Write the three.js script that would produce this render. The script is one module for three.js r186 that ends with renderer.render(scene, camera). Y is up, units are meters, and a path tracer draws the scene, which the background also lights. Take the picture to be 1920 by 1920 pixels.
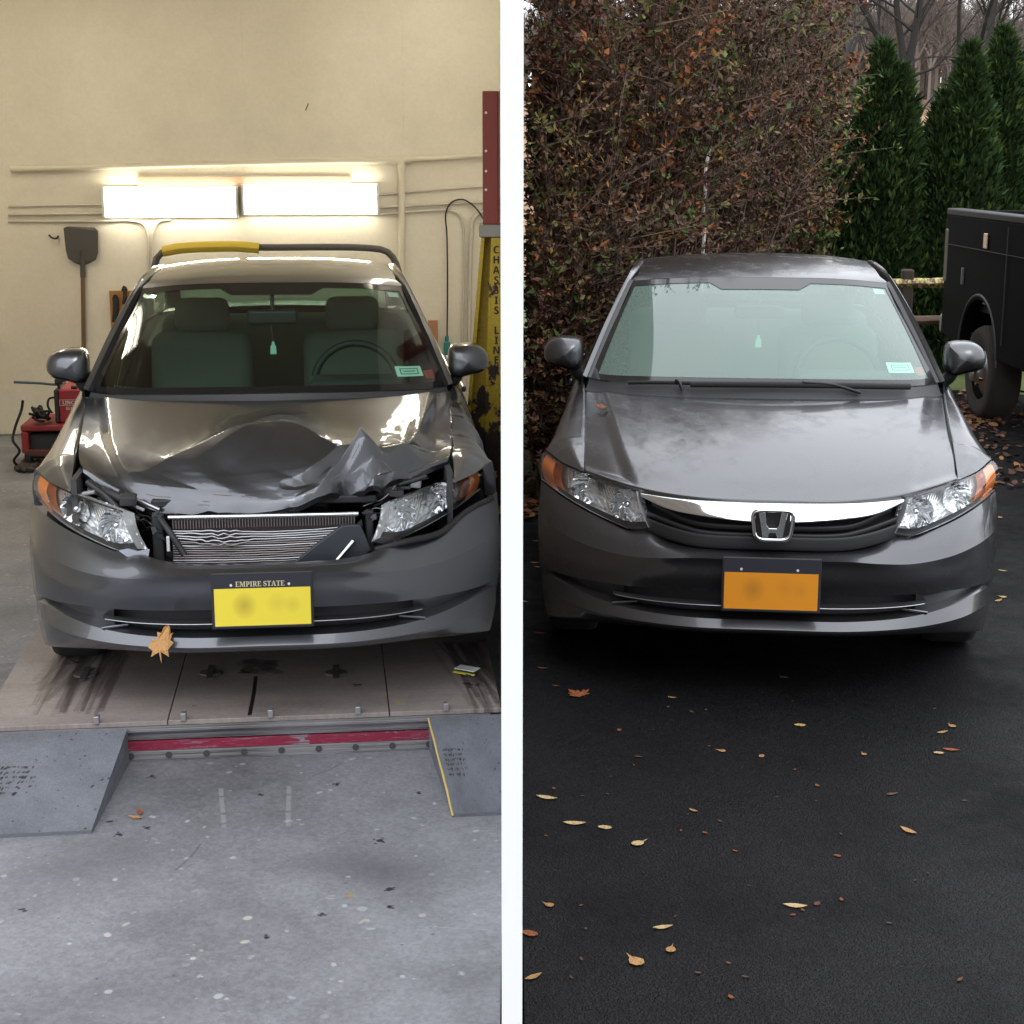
import * as THREE from 'three';
import { mergeGeometries, toCreasedNormals } from 'three/addons/utils/BufferGeometryUtils.js';
import { RoundedBoxGeometry } from 'three/addons/geometries/RoundedBoxGeometry.js';
import { ImprovedNoise } from 'three/addons/math/ImprovedNoise.js';
import { RectAreaLightUniformsLib } from 'three/addons/lights/RectAreaLightUniformsLib.js';

// ---------------------------------------------------------------- camera, sky, sun, exposure
const scene = new THREE.Scene();
const FOCAL = 3000, PITCH = 12.5 * Math.PI / 180, EYE = 1.9;            // focal length in pixels of the 1920 pixel photograph
const camera = new THREE.PerspectiveCamera(2 * Math.atan(960 / FOCAL) * 180 / Math.PI, 1, 0.1, 600);
camera.position.set(0, EYE, 0);
camera.rotation.x = -PITCH;
scene.add(camera);

const noise = new ImprovedNoise();
const fbm = (x, y, z, o = 4) => { let s = 0, a = 0.5, f = 1; for (let i = 0; i < o; i++) { s += a * noise.noise(x * f, y * f, z * f + i * 7.3); a *= 0.5; f *= 2.03; } return s; };
const SKY = 2.7;
{ // one overcast sky: even cloud, a little brighter overhead
  const w = 512, h = 256, d = new Float32Array(w * h * 4);
  for (let j = 0; j < h; j++) for (let i = 0; i < w; i++) {
    const el = (j + 0.5) / h * Math.PI - Math.PI / 2, az = i / w * Math.PI * 2;
    const c = Math.cos(el), n = fbm(c * Math.cos(az) * 2.2 + 5, Math.sin(el) * 4, c * Math.sin(az) * 2.2, 5);
    const L = el < 0 ? 0.25 : SKY * (0.74 + 0.26 * Math.sin(el)) * (1 + 0.22 * n);
    const k = (j * w + i) * 4; d[k] = L * 0.965; d[k + 1] = L; d[k + 2] = L * 1.05; d[k + 3] = 1;
  }
  const t = new THREE.DataTexture(d, w, h, THREE.RGBAFormat, THREE.FloatType);
  t.mapping = THREE.EquirectangularReflectionMapping; t.magFilter = t.minFilter = THREE.LinearFilter; t.needsUpdate = true;
  scene.background = t; scene.environment = t;
}
const sun = new THREE.DirectionalLight(new THREE.Color(1, 0.98, 0.95), 0.7);
sun.position.set(14, 40, 26); sun.target.position.set(0, 0, -8); sun.shadow.radius = 40;
Object.assign(sun.shadow.camera, { left: -30, right: 30, top: 30, bottom: -30, far: 140 }); sun.shadow.mapSize.set(2048, 2048);
scene.add(sun, sun.target);
const renderer = new THREE.WebGLRenderer({ antialias: true });
renderer.toneMapping = THREE.LinearToneMapping;
renderer.toneMappingExposure = 1.0;
renderer.shadowMap.enabled = true;
RectAreaLightUniformsLib.init();

// ---------------------------------------------------------------- helpers
const V = (x, y, z) => new THREE.Vector3(x, y, z);
const clamp = THREE.MathUtils.clamp, lerp = THREE.MathUtils.lerp, sstep = THREE.MathUtils.smoothstep;
let seed = 12345;
const rnd = () => { seed = (seed + 0x6d2b79f5) | 0; let t = Math.imul(seed ^ (seed >>> 15), 1 | seed); t = (t + Math.imul(t ^ (t >>> 7), 61 | t)) ^ t; return ((t ^ (t >>> 14)) >>> 0) / 4294967296; };
const rr = (a, b) => a + (b - a) * rnd();
const pick = (a) => a[Math.floor(rnd() * a.length) % a.length];
const taken = new Map();
const numbered = (n) => { const k = taken.get(n) || 0; taken.set(n, k + 1); return k ? n + '_' + String(k).padStart(3, '0') : n; };
function tag(o, label, category, group, kind) {
  if (label) o.userData.label = label; if (category) o.userData.category = category;
  if (group) o.userData.group = group; if (kind) o.userData.kind = kind; return o;
}
function thing(name, label, category, pos, yaw = 0, group) {
  const g = new THREE.Group(); g.name = numbered(name); scene.add(g);
  g.position.copy(pos); g.rotation.y = yaw; return tag(g, label, category, group);
}
function part(parent, name, geos, mat) {
  const g = Array.isArray(geos) ? merge(geos) : geos;
  const m = new THREE.Mesh(g, mat); m.name = name; parent.add(m); return m;
}
// a top-level thing of one mesh: world-space geometry, moved so that its own origin is at its base
function single(name, geos, mat, label, category, group, kind) {
  const g = Array.isArray(geos) ? merge(geos) : geos;
  g.computeBoundingBox(); const b = g.boundingBox, c = V((b.min.x + b.max.x) / 2, b.min.y, (b.min.z + b.max.z) / 2);
  g.translate(-c.x, -c.y, -c.z);
  const m = new THREE.Mesh(g, mat); m.name = numbered(name); m.position.copy(c); scene.add(m);
  return tag(m, label, category, group, kind);
}
function merge(list) {
  list = list.map((g) => { const h = g.index ? g.toNonIndexed() : g.clone(); for (const k of Object.keys(h.attributes)) if (!['position', 'normal', 'uv', 'color'].includes(k)) h.deleteAttribute(k); return h; });
  if (!list.every((g) => g.attributes.uv)) list.forEach((g) => g.deleteAttribute('uv'));
  if (!list.every((g) => g.attributes.color)) list.forEach((g) => g.deleteAttribute('color'));
  return list.length > 1 ? mergeGeometries(list) : list[0];
}
// a sheet through rows of points; uv in metres
function grid(rows, flip = false) {
  const n = rows.length, m = rows[0].length, p = [], uv = [], ix = [];
  const vacc = new Array(m).fill(0);
  for (let i = 0; i < n; i++) { let u = 0; for (let j = 0; j < m; j++) {
    const q = rows[i][j]; p.push(q.x, q.y, q.z);
    if (j) u += q.distanceTo(rows[i][j - 1]); if (i) vacc[j] += q.distanceTo(rows[i - 1][j]);
    uv.push(u, vacc[j]);
  } }
  for (let i = 0; i < n - 1; i++) for (let j = 0; j < m - 1; j++) {
    const a = i * m + j, b = a + 1, c = a + m, d = c + 1;
    flip ? ix.push(a, b, c, b, d, c) : ix.push(a, c, b, b, c, d);
  }
  const g = new THREE.BufferGeometry();
  g.setAttribute('position', new THREE.Float32BufferAttribute(p, 3)); g.setAttribute('uv', new THREE.Float32BufferAttribute(uv, 2));
  g.setIndex(ix); g.computeVertexNormals(); return g;
}
function mirrorX(g) { // mirrored copy with its faces turned back
  const h = g.clone(); h.scale(-1, 1, 1);
  if (!h.index) { const n = h.attributes.position.count; h.setIndex([...Array(n).keys()]); }
  const a = h.index.array; for (let i = 0; i < a.length; i += 3) { const t = a[i]; a[i] = a[i + 1]; a[i + 1] = t; }
  h.computeVertexNormals(); return h;
}
const box = (w, h, d, x = 0, y = 0, z = 0, r = 0) => { const g = r ? new RoundedBoxGeometry(w, h, d, 2, Math.min(r, w / 2.01, h / 2.01, d / 2.01)) : new THREE.BoxGeometry(w, h, d); g.translate(x, y, z); return g; };
const tube = (pts, r, seg = 24, rad = 8) => new THREE.TubeGeometry(pts.length === 2 ? new THREE.LineCurve3(...pts) : new THREE.CatmullRomCurve3(pts, false, 'centripetal'), seg, r, rad, false);
const spline = (pts) => new THREE.CatmullRomCurve3(pts, false, 'centripetal');
const lin = (a, b, n) => Array.from({ length: n }, (_, i) => a + (b - a) * i / (n - 1));
function keyed(keys) { // smooth curve through [x, v0, v1 ...] rows, x descending
  return (x) => { let i = 0; while (i < keys.length - 2 && x < keys[i + 1][0]) i++;
    const k = (j) => keys[clamp(j, 0, keys.length - 1)], a = k(i), b = k(i + 1), t = clamp((x - a[0]) / (b[0] - a[0]), 0, 1);
    return a.slice(1).map((va, c) => { const vb = b[c + 1], p = k(i - 1), q = k(i + 2);
      const ma = p === a ? (vb - va) : (vb - p[c + 1]) / (b[0] - p[0]) * (b[0] - a[0]), mb = q === b ? (vb - va) : (q[c + 1] - va) / (q[0] - a[0]) * (b[0] - a[0]);
      const t2 = t * t, t3 = t2 * t; return (2 * t3 - 3 * t2 + 1) * va + (t3 - 2 * t2 + t) * ma + (-2 * t3 + 3 * t2) * vb + (t3 - t2) * mb; }); };
}
// the photograph's pixel (of 1920) as a ray from the camera, met with a level plane or with an upright plane
function ray(px, py) { return V((px - 960) / FOCAL, (960 - py) / FOCAL, -1).applyAxisAngle(V(1, 0, 0), -PITCH); }
const onLevel = (px, py, y) => { const d = ray(px, py), t = (y - EYE) / d.y; return V(0, EYE, 0).addScaledVector(d, t); };
const atDepth = (px, py, z) => { const d = ray(px, py); return V(0, EYE, 0).addScaledVector(d, z / d.z); };

// the two places: the repair bay (frame L) and the driveway (frame R), local +z towards the viewer
const YAW = 6.5 * Math.PI / 180;
const OL = V(-0.847, 0, -5.25), OR = V(0.903, 0, -5.4);
const frame = (o, a) => ({ o, a, to: (x, y, z) => V(x, y, z).applyAxisAngle(V(0, 1, 0), a).add(o), from: (p) => p.clone().sub(o).applyAxisAngle(V(0, 1, 0), -a) });
const L = frame(OL, YAW), R = frame(OR, -YAW);
const WALLZ = -6.9, FLOOR = -0.14;
const wallPt = (px, py, off = 0) => { const n = V(0, 0, 1).applyAxisAngle(V(0, 1, 0), YAW), p0 = L.to(0, 0, WALLZ + off), d = ray(px, py), e = V(0, EYE, 0); return e.clone().addScaledVector(d, p0.sub(e).dot(n) / d.dot(n)); };

// ---------------------------------------------------------------- materials
const lc = (r, g, b) => new THREE.Color().setRGB(r, g, b);
const std = (c, o = {}) => new THREE.MeshStandardMaterial({ color: c, roughness: 0.8, metalness: 0, ...o });
const phy = (c, o = {}) => new THREE.MeshPhysicalMaterial({ color: c, roughness: 0.5, ...o });
function canvasTex(w, h, draw, srgb = true) {
  const c = document.createElement('canvas'); c.width = w; c.height = h; const x = c.getContext('2d'); draw(x, w, h);
  const t = new THREE.CanvasTexture(c); t.wrapS = t.wrapT = THREE.RepeatWrapping; if (srgb) t.colorSpace = THREE.SRGBColorSpace; t.magFilter = THREE.LinearFilter; return t;
}
// tiling value noise field
function tileNoise(n, cells, s) {
  const r = ((a) => () => { a = (a * 1664525 + 1013904223) >>> 0; return a / 4294967296; })(s), out = new Float32Array(n * n);
  let amp = 1, tot = 0;
  for (const c of cells) { const v = Float32Array.from({ length: c * c }, r);
    for (let j = 0; j < n; j++) { const fy = j / n * c, y0 = Math.floor(fy), ty = fy - y0, sy = ty * ty * (3 - 2 * ty), ya = (y0 % c) * c, yb = ((y0 + 1) % c) * c;
      for (let i = 0; i < n; i++) { const fx = i / n * c, x0 = Math.floor(fx), tx = fx - x0, sx = tx * tx * (3 - 2 * tx), xa = x0 % c, xb = (x0 + 1) % c;
        out[j * n + i] += amp * ((v[ya + xa] * (1 - sx) + v[ya + xb] * sx) * (1 - sy) + (v[yb + xa] * (1 - sx) + v[yb + xb] * sx) * sy); } }
    tot += amp; amp *= 0.62; }
  for (let i = 0; i < out.length; i++) out[i] /= tot; return out;
}
function dataTex(n, fn, srgb) {
  const d = new Uint8Array(n * n * 4);
  for (let i = 0; i < n * n; i++) { const c = fn(i); d[i * 4] = clamp(c[0], 0, 255); d[i * 4 + 1] = clamp(c[1], 0, 255); d[i * 4 + 2] = clamp(c[2], 0, 255); d[i * 4 + 3] = 255; }
  const t = new THREE.DataTexture(d, n, n); t.wrapS = t.wrapT = THREE.RepeatWrapping; t.magFilter = THREE.LinearFilter; t.minFilter = THREE.LinearMipmapLinearFilter; t.generateMipmaps = true;
  if (srgb) t.colorSpace = THREE.SRGBColorSpace; t.needsUpdate = true; return t;
}
const rep = (t, x, y = x) => { const c = t.clone(); c.repeat.set(x, y); c.needsUpdate = true; return c; };
const N1 = tileNoise(512, [4, 8, 16, 32, 64, 128], 7), N2 = tileNoise(512, [128, 256, 64], 21), N3 = tileNoise(512, [6, 14, 40, 90, 200], 33);
const grainTex = dataTex(512, (i) => { const v = 150 + (N2[i] - 0.5) * 260; return [v, v, v]; });
const blotchTex = dataTex(512, (i) => { const v = 128 + (N1[i] - 0.5) * 330; return [v, v, v]; });
// water film and road dust on the driven car's paint: patches that change the gloss
const wetTex = dataTex(512, (i) => { const v = 60 + 150 * clamp((N3[i] - 0.47) * 5, 0, 1) + (N2[i] - 0.5) * 70; return [v, v, v]; });
const MAT = {
  paintDryLit: phy(lc(0.115, 0.118, 0.132), { metalness: 0.88, roughness: 0.34, clearcoat: 1, clearcoatRoughness: 0.03 }),  // same grey paint, made lighter and bluer to stand in for daylight
  paintWet: phy(lc(0.085, 0.085, 0.092), { metalness: 0.88, roughness: 0.34, clearcoat: 0.8, clearcoatRoughness: 0.35, clearcoatRoughnessMap: rep(wetTex, 2.2) }),
  glass: phy(lc(0.62, 0.86, 0.76), { transmission: 1, thickness: 0, roughness: 0.0, ior: 1.55 }),
  glassMistSheen: phy(lc(0.56, 0.84, 0.73), { transmission: 0.83, thickness: 0, roughness: 0.02, ior: 1.6 }), // condensation; the milky colour also stands in for the sky reflection
  sideGlass: phy(lc(0.3, 0.38, 0.35), { transmission: 1, thickness: 0, roughness: 0.0, ior: 1.52 }),
  clear: phy(lc(0.96, 0.97, 0.98), { transmission: 1, thickness: 0, roughness: 0.0, ior: 1.5 }),
  amber: phy(lc(1.0, 0.26, 0.02), { transmission: 0.3, thickness: 0, roughness: 0.12, ior: 1.5 }),
  chrome: std(lc(0.78, 0.79, 0.8), { metalness: 1, roughness: 0.08 }),
  chromeSoft: std(lc(0.7, 0.71, 0.73), { metalness: 1, roughness: 0.22 }),
  lampInner: std(lc(0.86, 0.87, 0.88), { metalness: 0.7, roughness: 0.34 }),
  core: std(lc(0.3, 0.27, 0.27), { metalness: 0.9, roughness: 0.5 }),
  alu: std(lc(0.5, 0.5, 0.52), { metalness: 1, roughness: 0.38 }),
  black: std(lc(0.012, 0.012, 0.013), { roughness: 0.42 }),
  frit: std(lc(0.012, 0.012, 0.013), { roughness: 0.08 }),
  trim: std(lc(0.02, 0.02, 0.022), { roughness: 0.55 }),
  cowl: std(lc(0.04, 0.04, 0.043), { roughness: 0.5 }),
  rubber: std(lc(0.018, 0.018, 0.018), { roughness: 0.85 }),
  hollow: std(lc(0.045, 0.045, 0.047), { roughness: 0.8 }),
  cloth: std(lc(0.2, 0.185, 0.16), { roughness: 0.95, bumpMap: rep(grainTex, 6), bumpScale: 0.002 }),
  dash: std(lc(0.03, 0.03, 0.032), { roughness: 0.7 }),
  steel: std(lc(0.33, 0.33, 0.34), { metalness: 0.8, roughness: 0.5 }),
};

// ---------------------------------------------------------------- the sedan
// car frame: x to its left (picture right), y up from the ground, z forward, 0 at the nose. Points are read off the frontal photograph with an assumed station z.
function reader(D, H) { const c = Math.cos(PITCH), s = Math.sin(PITCH);
  return (dx, y, z) => { const v = (y - 960) / FOCAL, t = (D - z) / (c - v * s); return V(dx / FOCAL * t, H + (-s - v * c) * t, z); }; }
const PR = reader(5.4, 1.9), PL = reader(5.25, 1.9);
const half = (list) => list.map((a) => PR(...a));
function sym(pts) { // curve from -1 to 1 mirrored about the middle
  const all = [...pts.slice(1).reverse().map((p) => V(-p.x, p.y, p.z)), V(0, pts[0].y, pts[0].z), ...pts.slice(1)], c = spline(all); c.arcLengthDivisions = 600;
  return (t) => c.getPointAt(clamp((t + 1) / 2, 0, 1));
}
const mix = (a, b, t) => a.clone().lerp(b, t);

const windBase = sym(half([[0, 722, -1.1], [200, 721, -1.16], [285, 719, -1.24], [323, 714, -1.32]]));
const windTop = sym(half([[0, 521, -1.86], [150, 523, -1.9], [239, 530, -2.0]]));
const wind = (t, s, inset = 0) => { const p = mix(windBase(t), windTop(t), s), b = 0.022 * Math.sin(Math.PI * s) * (1 - 0.5 * t * t) - inset; p.y += b * 0.86; p.z += b * 0.5; return p; };
const hoodRear = sym(half([[0, 747, -1.05], [150, 746, -1.07], [250, 742, -1.13], [333, 731, -1.26]]));
const hoodFront = sym(half([[0, 941, -0.1], [120, 939, -0.115], [200, 931, -0.16], [247, 922, -0.21], [300, 906, -0.3], [347, 890, -0.42]]));
const hoodSide = spline([...half([[347, 890, -0.42]]), V(0.702, 0.815, -0.63), ...half([[338, 800, -0.85], [333, 731, -1.26]])]);
const hoodMid = spline([hoodFront(0), V(0, 0.79, -0.3), V(0, 0.872, -0.62), hoodRear(0)]);
const lampTop = half([[252, 926, -0.2], [300, 909, -0.3], [347, 893, -0.42], [384, 877, -0.55], [415, 853, -0.72]]);
const lampLow = half([[229, 994, -0.13], [262, 997, -0.165], [293, 986, -0.215], [343, 962, -0.32], [385, 936, -0.46], [421, 907, -0.68]]);

const WHEEL = { z: -0.9, zr: -3.57, y: 0.315, r: 0.315, arch: 0.365 };
const archY = (z, low) => { let y = low; for (const c of [WHEEL.z, WHEEL.zr]) { const d = Math.abs(z - c); if (d < WHEEL.arch) y = Math.max(y, WHEEL.y + Math.sqrt(WHEEL.arch ** 2 - d * d)); } return y; };
// body side stations: seam or belt (x, y), shoulder (x, y), widest (x, y)
const station = keyed([
  [-0.42, 0.686, 0.751, 0.70, 0.748, 0.72, 0.745], [-0.72, 0.703, 0.833, 0.80, 0.812, 0.866, 0.735], [-0.9, 0.714, 0.872, 0.80, 0.85, 0.872, 0.72],
  [-1.26, 0.743, 0.952, 0.79, 0.925, 0.868, 0.71], [-1.45, 0.765, 0.985, 0.80, 0.945, 0.868, 0.70], [-2.4, 0.775, 1.0, 0.81, 0.95, 0.877, 0.68], [-3.3, 0.765, 1.03, 0.80, 0.97, 0.877, 0.70],
  [-3.9, 0.72, 1.055, 0.76, 1.0, 0.855, 0.74], [-4.3, 0.64, 1.05, 0.70, 0.99, 0.78, 0.72], [-4.47, 0.56, 1.03, 0.62, 0.95, 0.68, 0.70]]);
function sidePanel(z0, z1, n, lampEdge) {
  const rows = lin(z0, z1, n).map((z) => { const [sx, sy, ax, ay, wx, wy] = station(z), low = archY(z, 0.23);
    let pts = [V(sx, sy, z), V(ax, ay, z), V(wx, wy, z)];
    const by = Math.min(low, wy - 0.02), bx = wx + 0.004 - 0.02 * clamp((0.45 - by) * 2, 0, 1) - (by > 0.3 ? 0 : 0.02);
    if (wy - by > 0.2) pts.push(V(wx + 0.006, lerp(wy, by, 0.5), z));
    pts.push(V(bx, by, z));
    if (lampEdge && z > -0.72) { // ahead of the lamp tip the wing ends on the lamp's upper edge
      const c = spline(lampTop.slice(2)); let best = null, bd = 9; for (let k = 0; k <= 60; k++) { const q = c.getPoint(k / 60), d = Math.abs(q.z - z); if (d < bd) { bd = d; best = q; } }
      const e = V(best.x + 0.003, best.y + 0.004, z); pts = [pts[0], V(lerp(sx, e.x, 0.5), lerp(sy, e.y, 0.5) + 0.02 * clamp((-0.42 - z) * 5, 0, 1), z), e];
      if (e.distanceTo(pts[0]) < 0.02) pts = [pts[0], mix(pts[0], e, 0.5), e];
    }
    const c = spline(pts), out = []; for (let k = 0; k <= 20; k++) out.push(c.getPoint(k / 20));
    const first = out[0].clone(); first.y -= 0.02; first.x += 0.001; out.unshift(first);
    const last = out[out.length - 1].clone(); last.x -= 0.04; out.push(last); return out; });
  return grid(rows, true);
}
const lathe = (pts, n = 40) => new THREE.LatheGeometry(pts.map(([x, y]) => new THREE.Vector2(x, y)), n);

function plateTexture(ground, text) {
  return canvasTex(512, 256, (x, w, h) => {
    x.fillStyle = '#23242e'; x.fillRect(0, 0, w, h); x.fillStyle = ground; x.fillRect(6, 66, w - 12, h - 74);
    // the characters are blurred out in the photograph: only soft smears remain
    for (const [cx, cy, r, a] of [[160, 150, 70, 0.35], [330, 140, 60, 0.12], [410, 150, 50, 0.14]]) { const g = x.createRadialGradient(cx, cy, 4, cx, cy, r); g.addColorStop(0, `rgba(110,80,30,${a})`); g.addColorStop(1, 'rgba(110,80,30,0)'); x.fillStyle = g; x.fillRect(6, 66, w - 12, h - 74); }
    x.fillStyle = '#cfcfd4'; for (const px of [95, 395]) { x.beginPath(); x.arc(px, 50, 7, 0, 7); x.fill(); }
    if (text) { x.font = 'bold 34px serif'; x.textAlign = 'center'; x.fillStyle = '#c9bd9a'; x.fillText(text, 245, 58); }
  });
}

function buildCar(name, label, place, dmg) {
  const car = thing(name, label, 'car', place.to(0, 0, 0), place.a, 'grey sedans parked nose out');
  const paint = dmg ? MAT.paintDryLit : MAT.paintWet;
  const T = lin(-1, 1, 73);

  // ---- hood
  const hood = (t, s) => {
    const F = hoodFront(t), Rr = hoodRear(t), p = mix(F, Rr, s), e = Math.sign(t) || 1;
    const side = hoodSide.getPoint(s), sb = mix(hoodFront(1), hoodRear(1), s), mid = hoodMid.getPoint(s), mb = mix(hoodFront(0), hoodRear(0), s);
    const w = t * t, w3 = Math.abs(t) ** 3;
    p.x += (side.x - sb.x) * w3 * e; p.y += (side.y - sb.y) * w3 + (mid.y - mb.y) * (1 - w); p.z += (side.z - sb.z) * w3 + (mid.z - mb.z) * (1 - w);
    const cr = lerp(0.66, 0.9, s), fade = sstep(s, 0, 0.12);
    p.y -= 0.010 * fade * sstep(Math.abs(t), cr - 0.05, cr + 0.03); return p;
  };
  let hoodF = hood;
  if (dmg) { // pushed in and buckled: new leading edge, a tent-like fold across, crumples on its left front
    const c = spline([[-333, 862, -0.5], [-277, 905, -0.43], [-202, 935, -0.36], [-110, 943, -0.3], [-52, 945, -0.27], [48, 945, -0.26], [110, 930, -0.29], [148, 914, -0.34], [205, 911, -0.33], [262, 893, -0.4], [343, 858, -0.52]].map((a) => PL(...a)));
    const foldC = keyed([[1, 0.5, 0.0], [0.75, 0.4, 0.02], [0.55, 0.22, 0.085], [0.3, 0.5, 0.06], [0.1, 0.66, 0.075], [-0.15, 0.62, 0.06], [-0.4, 0.5, 0.035], [-0.75, 0.22, 0.012], [-1, 0.1, 0]]);
    // flat facets between bent lines: straight interpolation on a triangle lattice
    const hash = (i, j) => { const v = Math.sin(i * 127.1 + j * 311.7) * 43758.5453; return v - Math.floor(v) - 0.5; };
    const facet = (x, y) => { const i = Math.floor(x), j = Math.floor(y), a = x - i, b = y - j, h00 = hash(i, j), h10 = hash(i + 1, j), h01 = hash(i, j + 1), h11 = hash(i + 1, j + 1); return a + b < 1 ? h00 + a * (h10 - h00) + b * (h01 - h00) : h11 + (1 - a) * (h01 - h11) + (1 - b) * (h10 - h11); };
    hoodF = (t, s) => {
      const u = hood(t, s), f = c.getPoint((t + 1) / 2), f0 = hood(t, 0), k = Math.pow(1 - s, 2.2);
      const p = u.clone().addScaledVector(f.clone().sub(f0), k);
      const [sc, hc] = foldC(t), d = s < sc ? s / sc : (1 - s) / (1 - sc);
      p.y += hc * (s < sc ? clamp(d, 0, 1) : Math.pow(clamp(d, 0, 1), 1.7)); p.y += 0.05 * facet(t * 5.4 + 20, s * 5.6 + 3) * sstep(0.62 - s, 0, 0.34) * sstep(0.95 - Math.abs(t - 0.12), 0, 0.35) * (0.45 + 0.55 * sstep(t, -0.2, 0.4));
      // crumple: two sharp folds that meet in a peak, the sheet sunk in before it
      const seg = (t0, s0, t1, s1, h0, h1, wd) => { const X = t * 0.7, Y = s * 0.9, ax = t0 * 0.7, ay = s0 * 0.9, bx = t1 * 0.7 - ax, by = s1 * 0.9 - ay, k = clamp(((X - ax) * bx + (Y - ay) * by) / (bx * bx + by * by), 0, 1), d = Math.hypot(X - ax - bx * k, Y - ay - by * k); return lerp(h0, h1, k) * Math.max(0, 1 - d / wd); };
      p.y += seg(0.16, 0.02, 0.48, 0.27, 0.02, 0.092, 0.085) + seg(0.5, 0.24, 0.74, 0.03, 0.0, 0.04, 0.06) + seg(0.34, 0.0, 0.5, 0.2, 0.0, 0.03, 0.04) - seg(0.42, 0.0, 0.6, 0.1, 0.045, 0.04, 0.06) - seg(0.2, 0.26, 0.4, 0.42, 0.015, 0.02, 0.05) + seg(0.6, 0.02, 0.62, 0.14, 0.03, 0.012, 0.045) - seg(0.08, 0.2, 0.36, 0.3, 0.012, 0.02, 0.06) + seg(-0.35, 0.42, -0.1, 0.62, 0.012, 0.02, 0.1);
      p.z += seg(0.42, 0.0, 0.6, 0.0, -0.02, 0.02, 0.06);
      const ed = clamp(1 - s / 0.06, 0, 1); p.y -= 0.018 * ed * ed; p.y += 0.012 * ed * facet(t * 14 + 50, 2.3); p.z += 0.016 * ed * facet(t * 11 + 9, 7.7); p.y += 0.022 * s ** 4; p.z -= 0.04 * s ** 4;
      // long shallow dents
      p.y -= 0.012 * Math.exp(-(((t + 0.2 + 0.5 * (s - 0.4)) / 0.1) ** 2) - ((s - 0.32) / 0.2) ** 2);
      p.y += 0.02 * Math.exp(-(((t - 0.72 - 0.1 * s) / 0.07) ** 2) - ((s - 0.45) / 0.3) ** 2);
      p.y += 0.004 * fbm(t * 3.1 + 4, s * 3.3, 8) * sstep(1 - s, 0, 0.4); return p;
    };
  }
  const HT = lin(-1, 1, dmg ? 221 : 97), HS = lin(0, 1, dmg ? 130 : 48);
  const rows = HS.map((s) => { const r = HT.map((t) => hoodF(t, s)); const a = r[0].clone(), b = r[r.length - 1].clone(); a.y -= 0.02; b.y -= 0.02; return [a, ...r, b]; });
  const lip = rows[0].map((q) => V(q.x, q.y - 0.022, q.z - 0.012)); rows.unshift(lip);
  const back = rows[rows.length - 1].map((q) => V(q.x, q.y - 0.02, q.z)); rows.push(back);
  const hoodMesh = part(car, 'hood', dmg ? toCreasedNormals(grid(rows, true), 0.13) : grid(rows, true), paint);
  if (dmg) for (const [t0, s0, t1, s1] of [[-0.62, 0.09, -0.52, 0.085], [-0.3, 0.13, -0.2, 0.12], [-0.16, 0.11, -0.12, 0.1], [-0.42, 0.03, -0.36, 0.025], [0.28, 0.06, 0.36, 0.1], [0.44, 0.17, 0.48, 0.21], [0.1, 0.05, 0.16, 0.04]]) part(hoodMesh, 'scrape', tube(lin(0, 1, 5).map((k) => hoodF(lerp(t0, t1, k), lerp(s0, s1, k)).add(V(0, 0.0012, 0))), 0.0016, 8, 4), MAT.core);

  // ---- wings, doors, quarters
  const dent = (g, amt) => { const p = g.attributes.position; for (let i = 0; i < p.count; i++) { const x = p.getX(i), y = p.getY(i), z = p.getZ(i); const w = Math.exp(-(((z + 0.95) / 0.28) ** 2)) * sstep(y, 0.6, 0.75); p.setX(i, x + amt * w * (fbm(z * 5, y * 4, 3) - 0.15)); p.setY(i, y + amt * 0.6 * w * fbm(z * 6, y * 3, 9)); } g.computeVertexNormals(); return g; };
  for (const s of [1, -1]) {
    const mk = (g) => s > 0 ? g : mirrorX(g);
    const f = mk(sidePanel(-0.42, -1.385, 90, true)); part(car, 'front_wing', dmg && s > 0 ? dent(f, 0.07) : f, paint);
    const d1 = part(car, 'front_door', mk(sidePanel(-1.392, -2.35, 14)), paint); part(d1, 'handle', box(0.02, 0.03, 0.2, s * 0.862, 0.86, -2.15, 0.01), paint);
    const d2 = part(car, 'rear_door', mk(sidePanel(-2.357, -3.22, 30)), paint); part(d2, 'handle', box(0.02, 0.03, 0.2, s * 0.86, 0.88, -3.0, 0.01), paint);
    part(car, 'rear_quarter', mk(sidePanel(-3.227, -4.47, 60)), paint);
    // pillar and cant rail from the base of the screen to the boot
    const outer = spline([V(0.757, 0.985, -1.3), V(0.675, 1.2, -1.66), V(0.594, 1.362, -2.02), V(0.578, 1.388, -2.35), V(0.575, 1.375, -2.8), V(0.59, 1.31, -3.2), V(0.64, 1.16, -3.6), V(0.69, 1.06, -3.9)]);
    const inner = spline([wind(1, 0), wind(1, 0.5), wind(1, 1), V(0.548, 1.398, -2.35), V(0.545, 1.39, -2.8), V(0.54, 1.335, -3.25), V(0.56, 1.2, -3.62), V(0.58, 1.08, -3.92)]);
    const belt = spline([V(0.775, 0.965, -1.33), V(0.772, 0.99, -1.7), V(0.775, 1.0, -2.4), V(0.765, 1.03, -3.2), V(0.73, 1.05, -3.75), V(0.71, 1.055, -3.88)]);
    const rail = [], glassR = [];
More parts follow.
